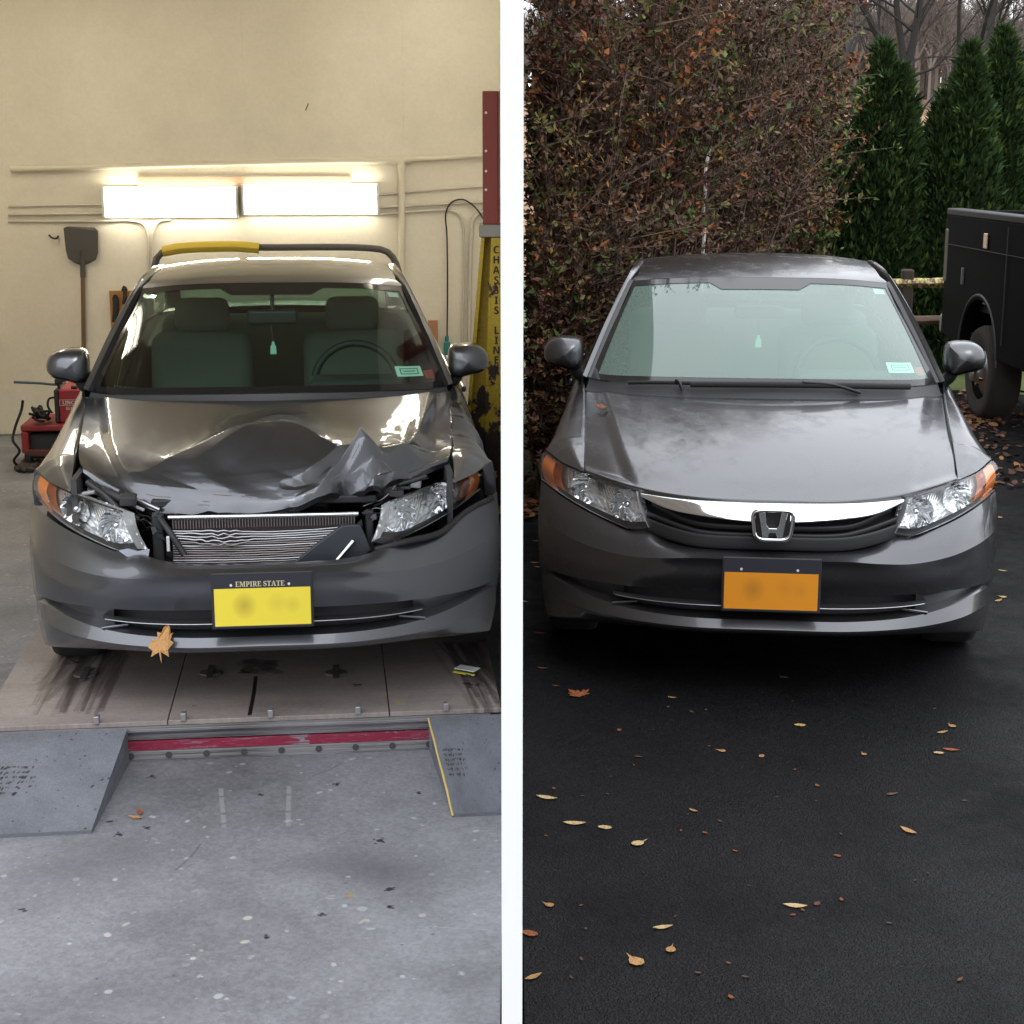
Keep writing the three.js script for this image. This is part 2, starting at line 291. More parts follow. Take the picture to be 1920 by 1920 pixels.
    for (let k = 0; k <= 48; k++) { const u = k / 48, a = inner.getPoint(u), b = outer.getPoint(u), m = mix(a, b, 0.5); m.x += 0.012; m.y += 0.012;
      rail.push([V(a.x - 0.004, a.y - 0.03, a.z), a, mix(a, m, 0.6), m, mix(m, b, 0.5), b, V(b.x + 0.004, b.y - 0.03, b.z)]);
      const bb = belt.getPoint(clamp(u * 1.02, 0, 1)); glassR.push([V(b.x + 0.002, b.y - 0.02, b.z), mix(V(b.x + 0.002, b.y - 0.02, b.z), bb, 0.5), bb]); }
    part(car, 'roof_pillar', mk(grid(rail, true)), paint);
    part(car, 'side_window', mk(grid(glassR, true)), MAT.sideGlass);
    const gap = []; for (let k = 0; k <= 18; k++) { const u = k / 18 * 0.29, a = inner.getPoint(u); gap.push([V(a.x - 0.012, a.y + 0.004, a.z + 0.004), V(a.x + 0.006, a.y + 0.008, a.z + 0.002)]); }
    part(car, 'screen_seal', mk(grid(gap, true)), MAT.black);
  }
  // ---- roof, rear window, boot, tail
  const roofRow = (z, yc, hw) => lin(-1, 1, 41).map((t) => V(t * hw, yc - 0.036 * Math.abs(t) ** 2.6, z + 0.03 * (1 - t * t)));
  const r0 = lin(-1, 1, 41).map((t) => { const p = wind(t, 1); p.y += 0.004; p.z -= 0.004; return p; });
  const rk = keyed([[-2.02, 1.392, 0.556], [-2.2, 1.417, 0.55], [-2.45, 1.433, 0.547], [-2.7, 1.434, 0.545], [-3.0, 1.415, 0.543], [-3.25, 1.372, 0.54]]);
  part(car, 'roof', grid([r0.map((p) => V(p.x, p.y - 0.02, p.z)), r0, ...lin(-2.08, -3.25, 26).map((z) => roofRow(z, ...rk(z)))], true), paint);
  part(car, 'rear_window', grid([roofRow(-3.26, 1.37, 0.54), roofRow(-3.6, 1.22, 0.56), roofRow(-3.93, 1.09, 0.585)], true), MAT.sideGlass);
  part(car, 'boot_lid', grid([...lin(-3.94, -4.4, 8).map((z) => { const [sx, sy] = station(z); return lin(-1, 1, 21).map((t) => V(t * sx, sy + 0.03 * (1 - t * t), z - 0.05 * (1 - t * t))); }), lin(-1, 1, 21).map((t) => V(t * 0.56, 0.75, -4.5))], true), paint);
  part(car, 'rear_bumper', grid(lin(0.75, 0.28, 6).map((y) => lin(-1, 1, 21).map((t) => V(t * 0.68, y, -4.47 - 0.05 * (1 - t * t)))), true), paint);
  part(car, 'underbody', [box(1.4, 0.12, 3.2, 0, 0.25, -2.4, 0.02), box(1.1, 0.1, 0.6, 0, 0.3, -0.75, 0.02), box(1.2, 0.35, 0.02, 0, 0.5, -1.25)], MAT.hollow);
  part(car, 'cabin_floor', [box(1.46, 0.03, 2.7, 0, 0.33, -2.5), box(1.46, 0.5, 0.03, 0, 0.55, -1.3), box(1.4, 0.6, 0.03, 0, 0.65, -3.85)], MAT.dash);

  // ---- screen, printed border, cowl, wipers
  const screen = part(car, 'windshield', grid(lin(0, 1, 25).map((s) => lin(-1, 1, 49).map((t) => wind(t, s))), true), dmg ? MAT.glass : MAT.glassMistSheen);
  const patch = (t0, t1, s0, s1, inset = 0.004, nt = 13, ns = 5) => grid(lin(s0, s1, ns).map((s) => lin(t0, t1, nt).map((t) => wind(t, s, inset))), true);
  part(screen, 'printed_border', [patch(-1, 1, 0, 0.05, -0.0025, 49), patch(-1, 1, 0.94, 1, -0.0025, 49), patch(-1, -0.945, 0.05, 0.94, -0.0025, 4, 25), patch(0.945, 1, 0.05, 0.94, -0.0025, 4, 25),
    grid(lin(0.865, 0.94, 6).map((s) => lin(-1, 1, 13).map((t) => wind(t * lerp(0.27, 0.36, (s - 0.865) / 0.075), s, -0.0025))), true)], MAT.frit);
  part(screen, 'top_sticker', patch(0.84, 0.925, 0.885, 0.935, 0.006, 3, 3), std(lc(0.75, 0.85, 0.8)));
  const stk = (w, h, draw) => new THREE.MeshStandardMaterial({ map: canvasTex(w, h, draw), roughness: 0.7 });
  const uvBox = (g) => { const n = g.attributes.uv, q = new THREE.Box2(); for (let i = 0; i < n.count; i++) q.expandByPoint(new THREE.Vector2(n.getX(i), n.getY(i))); const sz = q.getSize(new THREE.Vector2()); for (let i = 0; i < n.count; i++) n.setXY(i, (n.getX(i) - q.min.x) / sz.x, (n.getY(i) - q.min.y) / sz.y); return g; };
  part(screen, 'registration_sticker', uvBox(patch(0.7, 0.865, 0.12, 0.205, 0.006, 4, 3)), stk(128, 64, (x) => { x.fillStyle = '#dff3e6'; x.fillRect(0, 0, 128, 64); x.strokeStyle = '#3f6f5c'; x.lineWidth = 5; x.strokeRect(22, 16, 84, 32); x.fillStyle = '#5f8a76'; x.fillRect(34, 28, 60, 7); }));
  part(screen, 'inspection_sticker', patch(0.875, 0.955, 0.095, 0.165, 0.006, 4, 3), std(lc(0.55, 0.04, 0.05)));
  const cw = lin(-1, 1, 49).map((t) => { const a = hoodRear(t), b = windBase(t); a.y -= 0.012; return [V(a.x, a.y - 0.03, a.z + 0.05), a, mix(a, b, 0.5).add(V(0, -0.012, 0)), V(b.x, b.y - 0.002, b.z)]; });
  part(car, 'cowl_panel', grid([0, 1, 2, 3].map((k) => cw.map((q) => q[k])), true), MAT.cowl);
  const wiper = (t0, t1, piv) => { const pts = lin(t0, t1, 9).map((t) => { const p = wind(t, (dmg ? -0.13 : -0.03) + 0.025 * Math.sin((t - t0) / (t1 - t0) * Math.PI) * 0.4); return p.add(V(0, dmg ? -0.05 : 0.016, 0.012)); });
    const w = part(car, 'wiper', tube(pts, t1 > 0 ? 0.0125 : 0.008, 24, 6), MAT.rubber); const a = wind(piv, dmg ? -0.16 : -0.055).add(V(0, dmg ? -0.06 : 0.004, 0.0)), b = pts[4].clone().add(V(0, 0.012, 0.004)); part(w, 'arm', tube([a, mix(a, b, 0.5).add(V(0, 0.012, 0)), b], 0.0085, 16, 6), MAT.black); };
  wiper(-0.38, 0.78, 0.5); wiper(-0.72, -0.2, -0.42);

  // ---- cabin
  part(car, 'dashboard', [box(1.36, 0.16, 0.34, 0, 0.86, -1.5, 0.05), box(1.3, 0.3, 0.16, 0, 0.72, -1.62, 0.04), box(0.42, 0.07, 0.2, 0.36, 0.955, -1.58, 0.03)], MAT.dash);
  const wheelG = new THREE.TorusGeometry(0.185, 0.017, 10, 40); wheelG.rotateX(-0.45); wheelG.translate(0.36, 0.93, -1.82);
  part(car, 'steering_wheel', [wheelG, tube([V(0.2, 0.92, -1.82), V(0.36, 0.91, -1.79), V(0.52, 0.92, -1.82)], 0.02, 8, 6), tube([V(0.36, 0.92, -1.8), V(0.36, 0.86, -1.6)], 0.03, 6, 8)], MAT.trim);
  for (const x of [-0.36, 0.36]) { const st = part(car, 'front_seat', [(() => { const g = box(0.48, 0.62, 0.16, 0, 0.31, 0, 0.07); g.rotateX(-0.28); g.translate(x, 0.5, -2.32); return g; })(), box(0.5, 0.18, 0.5, x, 0.45, -2.1, 0.07)], MAT.cloth);
    const h = box(0.26, 0.17, 0.1, 0, 0, 0, 0.05); h.rotateX(-0.2); h.translate(x, 1.17, -2.53); part(st, 'headrest', h, MAT.cloth); }
  part(car, 'rear_seat', [(() => { const g = box(1.3, 0.6, 0.16, 0, 0.3, 0, 0.07); g.rotateX(-0.35); g.translate(0, 0.52, -3.3); return g; })(), box(1.3, 0.16, 0.5, 0, 0.46, -3.05, 0.06), box(1.2, 0.03, 0.5, 0, 1.02, -3.65, 0.01)], MAT.cloth);
  { const m = wind(0, 0.86, 0.09); const mir = part(car, 'rear_view_mirror', box(0.22, 0.065, 0.03, m.x, m.y - 0.02, m.z, 0.014), MAT.black);
    part(mir, 'stem', tube([wind(0, 0.92, 0.01), V(m.x, m.y, m.z)], 0.01, 4, 6), MAT.black);
    const f = new THREE.Shape(); f.moveTo(-0.022, -0.055); f.lineTo(0.022, -0.055); f.lineTo(0.02, 0.005); f.lineTo(0.01, 0.02); f.lineTo(0.008, 0.045); f.lineTo(-0.008, 0.045); f.lineTo(-0.01, 0.02); f.lineTo(-0.02, 0.005);
    const g = new THREE.ExtrudeGeometry(f, { depth: 0.004, bevelEnabled: false }); g.scale(0.62, 0.55, 1); g.translate(m.x, m.y - 0.15, m.z + 0.01); part(mir, 'air_freshener', g, std(lc(0.5, 0.72, 0.62)));
    part(mir, 'cord', tube([V(m.x, m.y - 0.03, m.z), V(m.x, m.y - 0.13, m.z + 0.012)], 0.0012, 3, 4), MAT.black); }

  // ---- front bumper
  const rib = (l) => sym(half(l));
  const R0 = rib([[0, 1029, -0.08], [143, 1026, -0.09], [193, 1017, -0.115], [231, 1001, -0.148], [265, 1001, -0.178], [293, 990, -0.222], [343, 966, -0.322], [385, 940, -0.462], [421, 911, -0.69]]);
  const R1 = rib([[0, 1052, 0.014], [143, 1050, 0.004], [200, 1052, -0.024], [263, 1050, -0.086], [333, 1034, -0.193], [385, 1010, -0.332], [412, 990, -0.47], [425, 972, -0.63]]);
  const R1b = rib([[0, 1062, 0.006], [143, 1061, -0.005], [220, 1062, -0.043], [280, 1058, -0.108], [340, 1046, -0.21], [388, 1024, -0.345], [415, 1004, -0.48], [426, 990, -0.62]]);
  const R2 = rib([[0, 1112, -0.022], [143, 1112, -0.032], [240, 1108, -0.085], [320, 1099, -0.185], [380, 1088, -0.34], [410, 1076, -0.47], [421, 1066, -0.58]]);
  const R3 = rib([[0, 1163, -0.012], [143, 1162, -0.022], [240, 1152, -0.07], [300, 1138, -0.132], [350, 1119, -0.235], [395, 1096, -0.39], [416, 1088, -0.57]]);
  const R4 = rib([[0, 1181, 0.014], [143, 1180, 0.004], [240, 1172, -0.044], [300, 1162, -0.108], [355, 1147, -0.21], [397, 1126, -0.37], [415, 1112, -0.555]]);
  const R5 = rib([[0, 1186, 0.01], [143, 1185, 0.0], [240, 1177, -0.05], [300, 1168, -0.115], [355, 1156, -0.224], [393, 1146, -0.375], [410, 1140, -0.55]]);
  const R6 = rib([[0, 1190, -0.02], [143, 1189, -0.03], [240, 1182, -0.08], [300, 1177, -0.15], [355, 1173, -0.26], [388, 1170, -0.4], [402, 1168, -0.54]]);
  const BT = lin(-1, 1, 121);
  const band = (list, TT) => { // smooth sheet through the ribs
    const cols = TT.map((t) => { const c = spline(list.map((r) => r(t))); return lin(0, 1, (list.length - 1) * 7 + 1).map((v) => c.getPoint(v)); });
    return grid(cols[0].map((_, k) => cols.map((q) => q[k])), true); };
  const inn = (r, dy, dz) => (t) => { const p = r(t); p.y += dy; p.z += dz; return p; };
  const cut = 0.47, R3k = (t) => { const q = R3(t), k = 1 - sstep(Math.abs(t), 0.8, 1); q.y += 0.016 * k; q.z -= 0.05 * k; return q; };
  const bumper = part(car, 'front_bumper', [band([inn(R0, -0.012, -0.03), R0], BT), band([R0, (t) => mix(R0(t), R1(t), 0.5).add(V(0, 0.006, 0.004)), R1], BT), band([R1, R1b, (t) => mix(R1b(t), R2(t), 0.5).add(V(0, 0, 0.006)), R2], BT),
    band([R2, R3k], lin(-1, -cut, 31)), band([R2, R3k], lin(cut, 1, 31)), band([R3k, R3], BT), band([R3, R4], BT), band([R4, R5, R6, inn(R6, 0, -0.08)], BT),
    band([R2, inn(R2, -0.004, -0.09)], lin(-cut, cut, 51))], paint);
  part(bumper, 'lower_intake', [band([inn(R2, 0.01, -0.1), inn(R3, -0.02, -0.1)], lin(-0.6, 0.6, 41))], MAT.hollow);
  part(bumper, 'intake_bar', [band([(t) => mix(R2(t), R3(t), 0.42).add(V(0, 0, -0.03)), (t) => mix(R2(t), R3(t), 0.5).add(V(0, 0, 0.004)), (t) => mix(R2(t), R3(t), 0.58).add(V(0, 0, -0.03))], lin(-cut - 0.04, cut + 0.04, 61))], dmg ? MAT.trim : MAT.trim);
  part(bumper, 'intake_bar_edge', tube(lin(-cut - 0.03, cut + 0.03, 25).map((t) => mix(R2(t), R3(t), 0.5).add(V(0, 0, 0.004))), 0.0022, 60, 6), MAT.alu);
  for (const s of [1, -1]) { // short blades at the ends of the intake
    const a = mix(R2(s * (cut - 0.05)), R3(s * (cut - 0.05)), 0.7).add(V(0, 0, -0.03)), b = mix(R2(s * (cut + 0.04)), R3(s * (cut + 0.04)), 0.95).add(V(0, 0, 0.006));
    part(bumper, 'intake_blade', tube([a, b], 0.0065, 4, 6), paint);
  }
  // licence plate with a dark holder
  { const c0 = PR(0, 1045, 0.0), c1 = PR(0, 1141, 0.0), h = c0.y - c1.y, y = (c0.y + c1.y) / 2, w = 0.33;
    const pl = part(car, 'licence_plate_holder', box(w + 0.012, h + 0.012, 0.012, 0, y, 0.026, 0.005), MAT.trim); pl.rotation.z = dmg ? -0.0 : 0;
    const face = new THREE.PlaneGeometry(w, h); face.translate(0, y, 0.0345);
    part(pl, 'licence_plate', face, new THREE.MeshStandardMaterial({ map: plateTexture(dmg ? '#e3cf3c' : '#d98a12', dmg ? 'EMPIRE STATE' : ''), roughness: 0.6 })); }

  // ---- headlights
  const lampT = spline(lampTop), lampB = spline(lampLow);
  const lamp = (u, v, dz) => { const a = lampT.getPoint(u), b = lampB.getPoint(u), p = mix(a, b, v), n = V(0.35 + 0.5 * u, 0.35, 0.85 - 0.5 * u).normalize(); return p.addScaledVector(n, 0.02 * Math.sin(Math.PI * v) + dz); };
  for (const s of [1, -1]) {
    const mk = (g) => s > 0 ? g : mirrorX(g), at = (p) => V(p.x * s, p.y, p.z), UV = (u0, u1, v0, v1, dz, nu = 24, nv = 9) => mk(grid(lin(v0, v1, nv).map((v) => lin(u0, u1, nu).map((u) => lamp(u, v, dz))), true));
    const hl = part(car, 'headlight', [(() => { const rows = lin(0, 1, 26).map((v) => lin(0, 1, 80).map((u) => { const q = lamp(u, v, -0.06), e = u > 0.86 ? 0 : 0.004; q.z += u > 0.86 ? 0 : 0.012 * (Math.abs((u * 17) % 1 - 0.5) + Math.abs((v * 5 + u * 3) % 1 - 0.5) - 0.5); return q.add(V(rr(-e, e), rr(-e, e), rr(-e, e))); })); return mk(grid(rows, true)); })(), mk(grid([0, 0.5, 1].map((k) => lin(0, 1, 20).map((u) => lamp(u, 0, -0.075 * k))), true)), mk(grid([0, 0.5, 1].map((k) => lin(0, 1, 20).map((u) => lamp(u, 1, -0.075 * k))))), mk(grid([0, 1].map((k) => lin(0, 1, 8).map((v) => lamp(0, v, -0.075 * k)))))], MAT.chromeSoft);
    hl.material = MAT.lampInner; part(hl, 'lower_bezel', UV(0.02, 0.86, 0.84, 0.99, -0.015, 24, 5), MAT.black); part(hl, 'upper_bezel', UV(0.0, 1, 0.0, 0.05, -0.004, 24, 3), MAT.black);
    for (const [u, v, r] of [[0.16, 0.46, 0.062], [0.56, 0.42, 0.058]]) { // reflector bowls with bulb and shield
      const bowl = lathe([[0.012, -0.045], [r * 0.28, -0.041], [r * 0.45, -0.036], [r * 0.62, -0.026], [r * 0.8, -0.012], [r, 0.008]], 44), bp = bowl.attributes.position; for (let i = 0; i < bp.count; i++) { const a = Math.atan2(bp.getZ(i), bp.getX(i)), q = 0.0022 * Math.sign(Math.sin(a * 9)) * Math.sign(Math.sin(Math.hypot(bp.getX(i), bp.getZ(i)) * 180)); bp.setY(i, bp.getY(i) + q + rr(-0.001, 0.001)); } bowl.computeVertexNormals();
      bowl.rotateX(Math.PI / 2); const p = lamp(u, v, -0.03); bowl.rotateY(u * 0.7); bowl.translate(p.x, p.y, p.z);
      const rf = part(hl, 'reflector', mk(bowl), MAT.chrome);
      const bulb = new THREE.SphereGeometry(0.014, 12, 8); bulb.translate(p.x, p.y, p.z - 0.01); part(rf, 'bulb', mk(bulb), MAT.chromeSoft);
      
    }
    for (const u of [0.3, 0.33, 0.36, 0.39, 0.42, 0.72, 0.76, 0.8]) part(hl, 'reflector_flute', mk(tube([lamp(u, 0.12, -0.055), lamp(u + 0.01, 0.75, -0.055)], 0.007, 4, 6)), MAT.chrome);
    part(hl, 'turn_signal', UV(0.86, 0.99, 0.05, 0.95, -0.012, 10, 9), MAT.amber);
    part(hl, 'turn_signal_back', UV(0.85, 1.0, 0.02, 0.98, -0.045, 10, 9), std(lc(0.75, 0.3, 0.08), { metalness: 0.6, roughness: 0.3 }));
    part(hl, 'lens', UV(0, 1, 0, 1, 0, 40, 13), MAT.clear);
    if (dmg) { // knocked out of place
      const c = at(lamp(0.6, 0.5, 0)); hl.geometry.computeBoundingBox();
      const M = new THREE.Matrix4().makeTranslation(c.x, c.y, c.z).multiply(s > 0 ? new THREE.Matrix4().makeRotationFromEuler(new THREE.Euler(-0.04, 0.05, 0.03)).setPosition(-0.045, 0.004, -0.03) : new THREE.Matrix4().makeRotationFromEuler(new THREE.Euler(0.05, -0.03, 0.05)).setPosition(0.012, -0.006, 0.0)).multiply(new THREE.Matrix4().makeTranslation(-c.x, -c.y, -c.z));
      hl.applyMatrix4(M);
    }
  }

  // ---- grille, or what the crash has bared
  if (!dmg) {
    const cT = rib([[0, 945, -0.066], [143, 942, -0.085], [200, 937, -0.13], [244, 930, -0.185]]), cB = rib([[0, 980, -0.008], [60, 978, -0.012], [143, 969, -0.04], [196, 958, -0.098], [244, 936, -0.176]]);
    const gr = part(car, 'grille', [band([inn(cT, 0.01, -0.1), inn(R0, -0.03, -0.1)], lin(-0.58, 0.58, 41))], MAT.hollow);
    part(gr, 'chrome_bar', band([inn(cT, -0.004, -0.04), cT, (t) => mix(cT(t), cB(t), 0.5).add(V(0, 0.003, 0.003)), cB, inn(cB, 0.002, -0.05)], lin(-1, 1, 81)), MAT.chrome);
    const slat = (list, h) => { const r = rib(list); return band([inn(r, 0, -0.05), inn(r, h * 0.6, -0.004), r, inn(r, -h, -0.006), inn(r, -h, -0.05)], lin(-1, 1, 81)); };
    part(gr, 'slat', slat([[0, 990, -0.04], [120, 987, -0.055], [158, 980, -0.085], [222, 948, -0.17]], 0.012), MAT.trim);
    part(gr, 'slat', slat([[0, 1004, -0.04], [125, 1002, -0.055], [168, 992, -0.085], [232, 968, -0.16]], 0.012), MAT.trim);
    part(gr, 'lower_frame', slat([[0, 1016, -0.035], [135, 1014, -0.05], [186, 1003, -0.085], [234, 986, -0.145]], 0.03), MAT.trim);
    // emblem: rounded ring and the letter
    const c = PR(0, 985, 0.012), W = 0.066, Hh = 0.052, ring = [];
    for (let k = 0; k <= 48; k++) { const a = k / 48 * Math.PI * 2, ca = Math.cos(a), sa = Math.sin(a), e = 0.42; const y = Math.sign(sa) * Math.abs(sa) ** e * Hh, x = Math.sign(ca) * Math.abs(ca) ** e * W * (1 + 0.1 * y / Hh); ring.push(V(c.x + x, c.y + y, c.z)); }
    const em = part(gr, 'emblem', new THREE.TubeGeometry(new THREE.CatmullRomCurve3(ring.slice(0, 48), true), 96, 0.0075, 8, true), MAT.chrome);
    const sh = new THREE.Shape([[-0.047, 0.046], [-0.03, 0.046], [-0.023, 0.0], [-0.014, -0.012], [0.014, -0.012], [0.023, 0.0], [0.03, 0.046], [0.047, 0.046], [0.032, -0.046], [0.018, -0.046], [0.012, -0.026], [-0.012, -0.026], [-0.018, -0.046], [-0.032, -0.046]].map((a) => new THREE.Vector2(...a)));
    const lt = new THREE.ExtrudeGeometry(sh, { depth: 0.006, bevelEnabled: true, bevelSize: 0.003, bevelThickness: 0.003, bevelSegments: 2 }); lt.translate(c.x, c.y, c.z - 0.004); part(em, 'emblem_letter', lt, MAT.chromeSoft);
    const bk = box(0.12, 0.095, 0.01, c.x, c.y, c.z - 0.022, 0.004); part(em, 'emblem_back', bk, MAT.black);
  } else {
    const q = (px, py, z) => PL(px - 492, py, z);
    const x0 = q(322, 1000, -0.22).x, x1 = q(664, 1000, -0.22).x, yt = q(492, 962, -0.24).y, yb = q(492, 1066, -0.2).y;
    const cond = part(car, 'condenser', [box(x1 - x0, yt - yb, 0.02, (x0 + x1) / 2, (yt + yb) / 2, -0.275)], std(lc(0.05, 0.035, 0.035), { roughness: 0.8 }));
    part(cond, 'top_tank', tube([V(x0 - 0.01, yt + 0.006, -0.235), V((x0 + x1) / 2, yt + 0.004, -0.23), V(x1 + 0.01, yt + 0.002, -0.235)], 0.0085, 20, 8), MAT.chromeSoft);
    const fin = box(0.0022, 0.03, 0.012, 0, 0, 0); for (let k = 0; k < 64; k++) { const m = part(cond, 'fin', fin, MAT.core); m.position.set(lerp(x0, x1, (k + 0.5) / 64), yt - 0.022, -0.245); }
    const n = 17; for (let k = 0; k < n; k++) { const y = lerp(yt - 0.045, yb + 0.004, k / (n - 1)), sag = 0.012 * (1 - k / n);
      part(cond, 'condenser_tube', tube(lin(0, 1, 33).map((u) => V(lerp(x0, x1 - (k > 4 ? (k - 4) * 0.016 : 0), u), y - sag * Math.sin(Math.PI * u) + (k < 5 ? 0.016 * Math.exp(-(((u - 0.27) / 0.17) ** 2)) * (fbm(u * 30, k * 3.1, 2) + (2 - k) * 0.25) : 0) + 0.003 * fbm(u * 6, k, 2), -0.245 + (k < 5 ? 0.014 * Math.exp(-(((u - 0.27) / 0.15) ** 2)) : 0) + 0.006 * fbm(u * 5, k * 0.7, 5))), 0.0034, 60, 5), k < 4 || k % 6 === 0 ? MAT.alu : MAT.core); }
    // black shroud, brackets and inner wings behind the lamps
    const sh = new THREE.Shape([[535, 1062], [590, 1020], [640, 985], [672, 985], [690, 1030], [660, 1052]].map(([a, b]) => { const p = q(a, b, -0.2); return new THREE.Vector2(p.x, p.y); }));
    const shG = new THREE.ExtrudeGeometry(sh, { depth: 0.02, bevelEnabled: true, bevelSize: 0.004, bevelThickness: 0.004, bevelSegments: 2 }); shG.translate(0, 0, -0.225); part(car, 'broken_shroud', shG, std(lc(0.03, 0.035, 0.045), { roughness: 0.4 }));
    part(car, 'bare_strip', tube([q(625, 1052, -0.17), q(660, 1012, -0.185)], 0.009, 4, 6), MAT.chrome);
    part(car, 'lock_panel', [box(x1 - x0 + 0.16, 0.03, 0.06, (x0 + x1) / 2, yt + 0.03, -0.38, 0.008), box(0.04, 0.24, 0.04, x0 - 0.05, yb + 0.085, -0.27, 0.008), box(0.03, 0.22, 0.04, x1 + 0.05, yb + 0.09, -0.27, 0.008), box(x1 - x0 + 0.3, 0.06, 0.1, (x0 + x1) / 2, yb - 0.04, -0.2, 0.01)], MAT.trim);
    part(car, 'side_bracket', tube([q(345, 1030, -0.2), q(318, 985, -0.22), q(300, 960, -0.26)], 0.012, 10, 6), MAT.trim);
    part(car, 'bright_clip', box(0.012, 0.055, 0.01, q(316, 1008, -0.21).x, q(316, 1008, -0.21).y, -0.205, 0.003), std(lc(0.75, 0.76, 0.78), { metalness: 0.6, roughness: 0.3 }));
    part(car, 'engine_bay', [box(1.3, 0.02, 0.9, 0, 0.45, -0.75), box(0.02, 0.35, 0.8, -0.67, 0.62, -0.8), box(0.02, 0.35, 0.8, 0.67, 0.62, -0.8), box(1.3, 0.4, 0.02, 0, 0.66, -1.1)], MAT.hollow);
    part(car, 'engine_cover', [box(0.5, 0.16, 0.4, 0, 0.6, -0.75, 0.04), box(0.3, 0.14, 0.3, -0.45, 0.58, -0.7, 0.03)], MAT.black);
    for (const [a, b, r, m] of [[[180, 905], [255, 935], 0.018, 'trim'], [[190, 925], [262, 962], 0.012, 'black'], [[215, 915], [300, 945], 0.008, 'alu'], [[680, 940], [745, 915], 0.016, 'trim'], [[700, 930], [800, 893], 0.01, 'black'], [[168, 890], [230, 948], 0.014, 'black']])
      part(car, 'bent_bracket', tube([q(...a, -0.42), q((a[0] + b[0]) / 2, (a[1] + b[1]) / 2 - 4, -0.38), q(...b, -0.34)], r, 12, 6), MAT[m]);
    for (let k = 0; k < 16; k++) { const s = k % 2, px = s ? rr(680, 790) : rr(170, 290), py = s ? lerp(945, 895, (px - 680) / 110) + rr(-8, 14) : lerp(890, 952, (px - 170) / 120) + rr(-6, 22), p = q(px, py, rr(-0.46, -0.34)); const g = box(rr(0.02, 0.06), rr(0.01, 0.035), rr(0.02, 0.05), 0, 0, 0, 0.004); g.rotateZ(rr(-0.6, 0.6)); g.rotateX(rr(-0.5, 0.5)); g.translate(p.x, p.y, p.z); part(car, 'broken_piece', g, pick([MAT.black, MAT.trim, MAT.trim, MAT.steel])); }
    for (let k = 0; k < 14; k++) { const s = k % 2, pts = []; let px = s ? rr(675, 700) : rr(275, 310), py = s ? rr(940, 975) : rr(950, 990), z = -0.36; for (let j = 0; j < 5; j++) { pts.push(q(px, py, z)); px += (s ? 1 : -1) * rr(6, 26); py += rr(-16, 8); z += rr(-0.03, 0.03); } part(car, 'loose_wire', tube(pts, rr(0.0018, 0.0036), 20, 5), pick([MAT.rubber, MAT.rubber, MAT.trim, MAT.core])); }
    for (let k = 0; k < 12; k++) { const s = k % 2, p0 = s ? q(rr(672, 700), rr(950, 1040), -0.24) : q(rr(276, 318), rr(950, 1045), -0.24), sh2 = new THREE.Shape([[0, 0], [rr(0.01, 0.03), rr(-0.005, 0.01)], [rr(0.005, 0.02), rr(0.01, 0.03)], [rr(-0.005, 0.004), rr(0.01, 0.02)]].map((a) => new THREE.Vector2(...a))), g = new THREE.ExtrudeGeometry(sh2, { depth: 0.004, bevelEnabled: false }); g.rotateY(rr(-0.7, 0.7)); g.rotateZ(rr(0, 6)); g.translate(p0.x, p0.y, p0.z); part(car, 'snapped_tab', g, pick([MAT.trim, MAT.black, MAT.cowl])); }
    // torn white edge of the left lamp and the split panel under the right one
    const tw = new THREE.Shape([[226, 1020], [243, 1017], [262, 1022], [283, 1019], [280, 1032], [262, 1035], [240, 1031]].map(([a, b]) => { const p = q(a, b, -0.12); return new THREE.Vector2(p.x, p.y); })); const twG = new THREE.ExtrudeGeometry(tw, { depth: 0.006, bevelEnabled: false }); twG.translate(0, 0, -0.135); part(car, 'broken_lens_piece', twG, phy(lc(0.8, 0.84, 0.9), { roughness: 0.12, transmission: 0.7, thickness: 0 }));
    part(car, 'split_trim', tube([q(700, 1030, -0.13), q(760, 1016, -0.16), q(820, 1002, -0.24), q(870, 962, -0.4), q(915, 938, -0.6)], 0.012, 30, 6), MAT.black);
  }

  // ---- door mirrors
  for (const s of [1, -1]) {
    const mk = (g) => s > 0 ? g : mirrorX(g);
    const o = [[352, 641], [372, 636], [396, 637], [413, 646], [420, 660], [419, 676], [408, 686], [384, 692], [362, 697], [350, 690], [347, 668]].map(([a, b]) => PR(a, b, -1.4));
    const c = o.reduce((a, p) => a.add(p), V(0, 0, 0)).multiplyScalar(1 / o.length), loop = new THREE.CatmullRomCurve3(o, true, 'centripetal'), ring = (k, z, dx = 0, dy = 0) => lin(0, 1, 41).map((u) => { const p = loop.getPoint(u % 1); return V(c.x + (p.x - c.x) * k + dx, c.y + (p.y - c.y) * k + dy, z); });
    const shell = [ring(0.9, -1.5), ring(1, -1.46), ring(1.0, -1.405), ring(0.965, -1.378), ring(0.88, -1.358, -0.003, -0.001), ring(0.66, -1.34, -0.006, -0.002), ring(0.35, -1.33, -0.008, -0.003), ring(0.02, -1.326, -0.008, -0.003)];
    const m = part(car, 'door_mirror', mk(grid(shell, true)), paint); m.position.x = -s * (dmg ? 0.045 : 0.026);
    const gl = new THREE.ShapeGeometry(new THREE.Shape(loop.getPoints(40).map((p) => new THREE.Vector2(c.x + (p.x - c.x) * 0.9, c.y + (p.y - c.y) * 0.9)))); gl.translate(0, 0, -1.498); part(m, 'mirror_glass', mk(gl), MAT.chrome);
    const low = c.y - 0.055, b = []; for (let k = 0; k <= 40; k++) { const p = loop.getPoint((k / 40) % 1); b.push(p); }
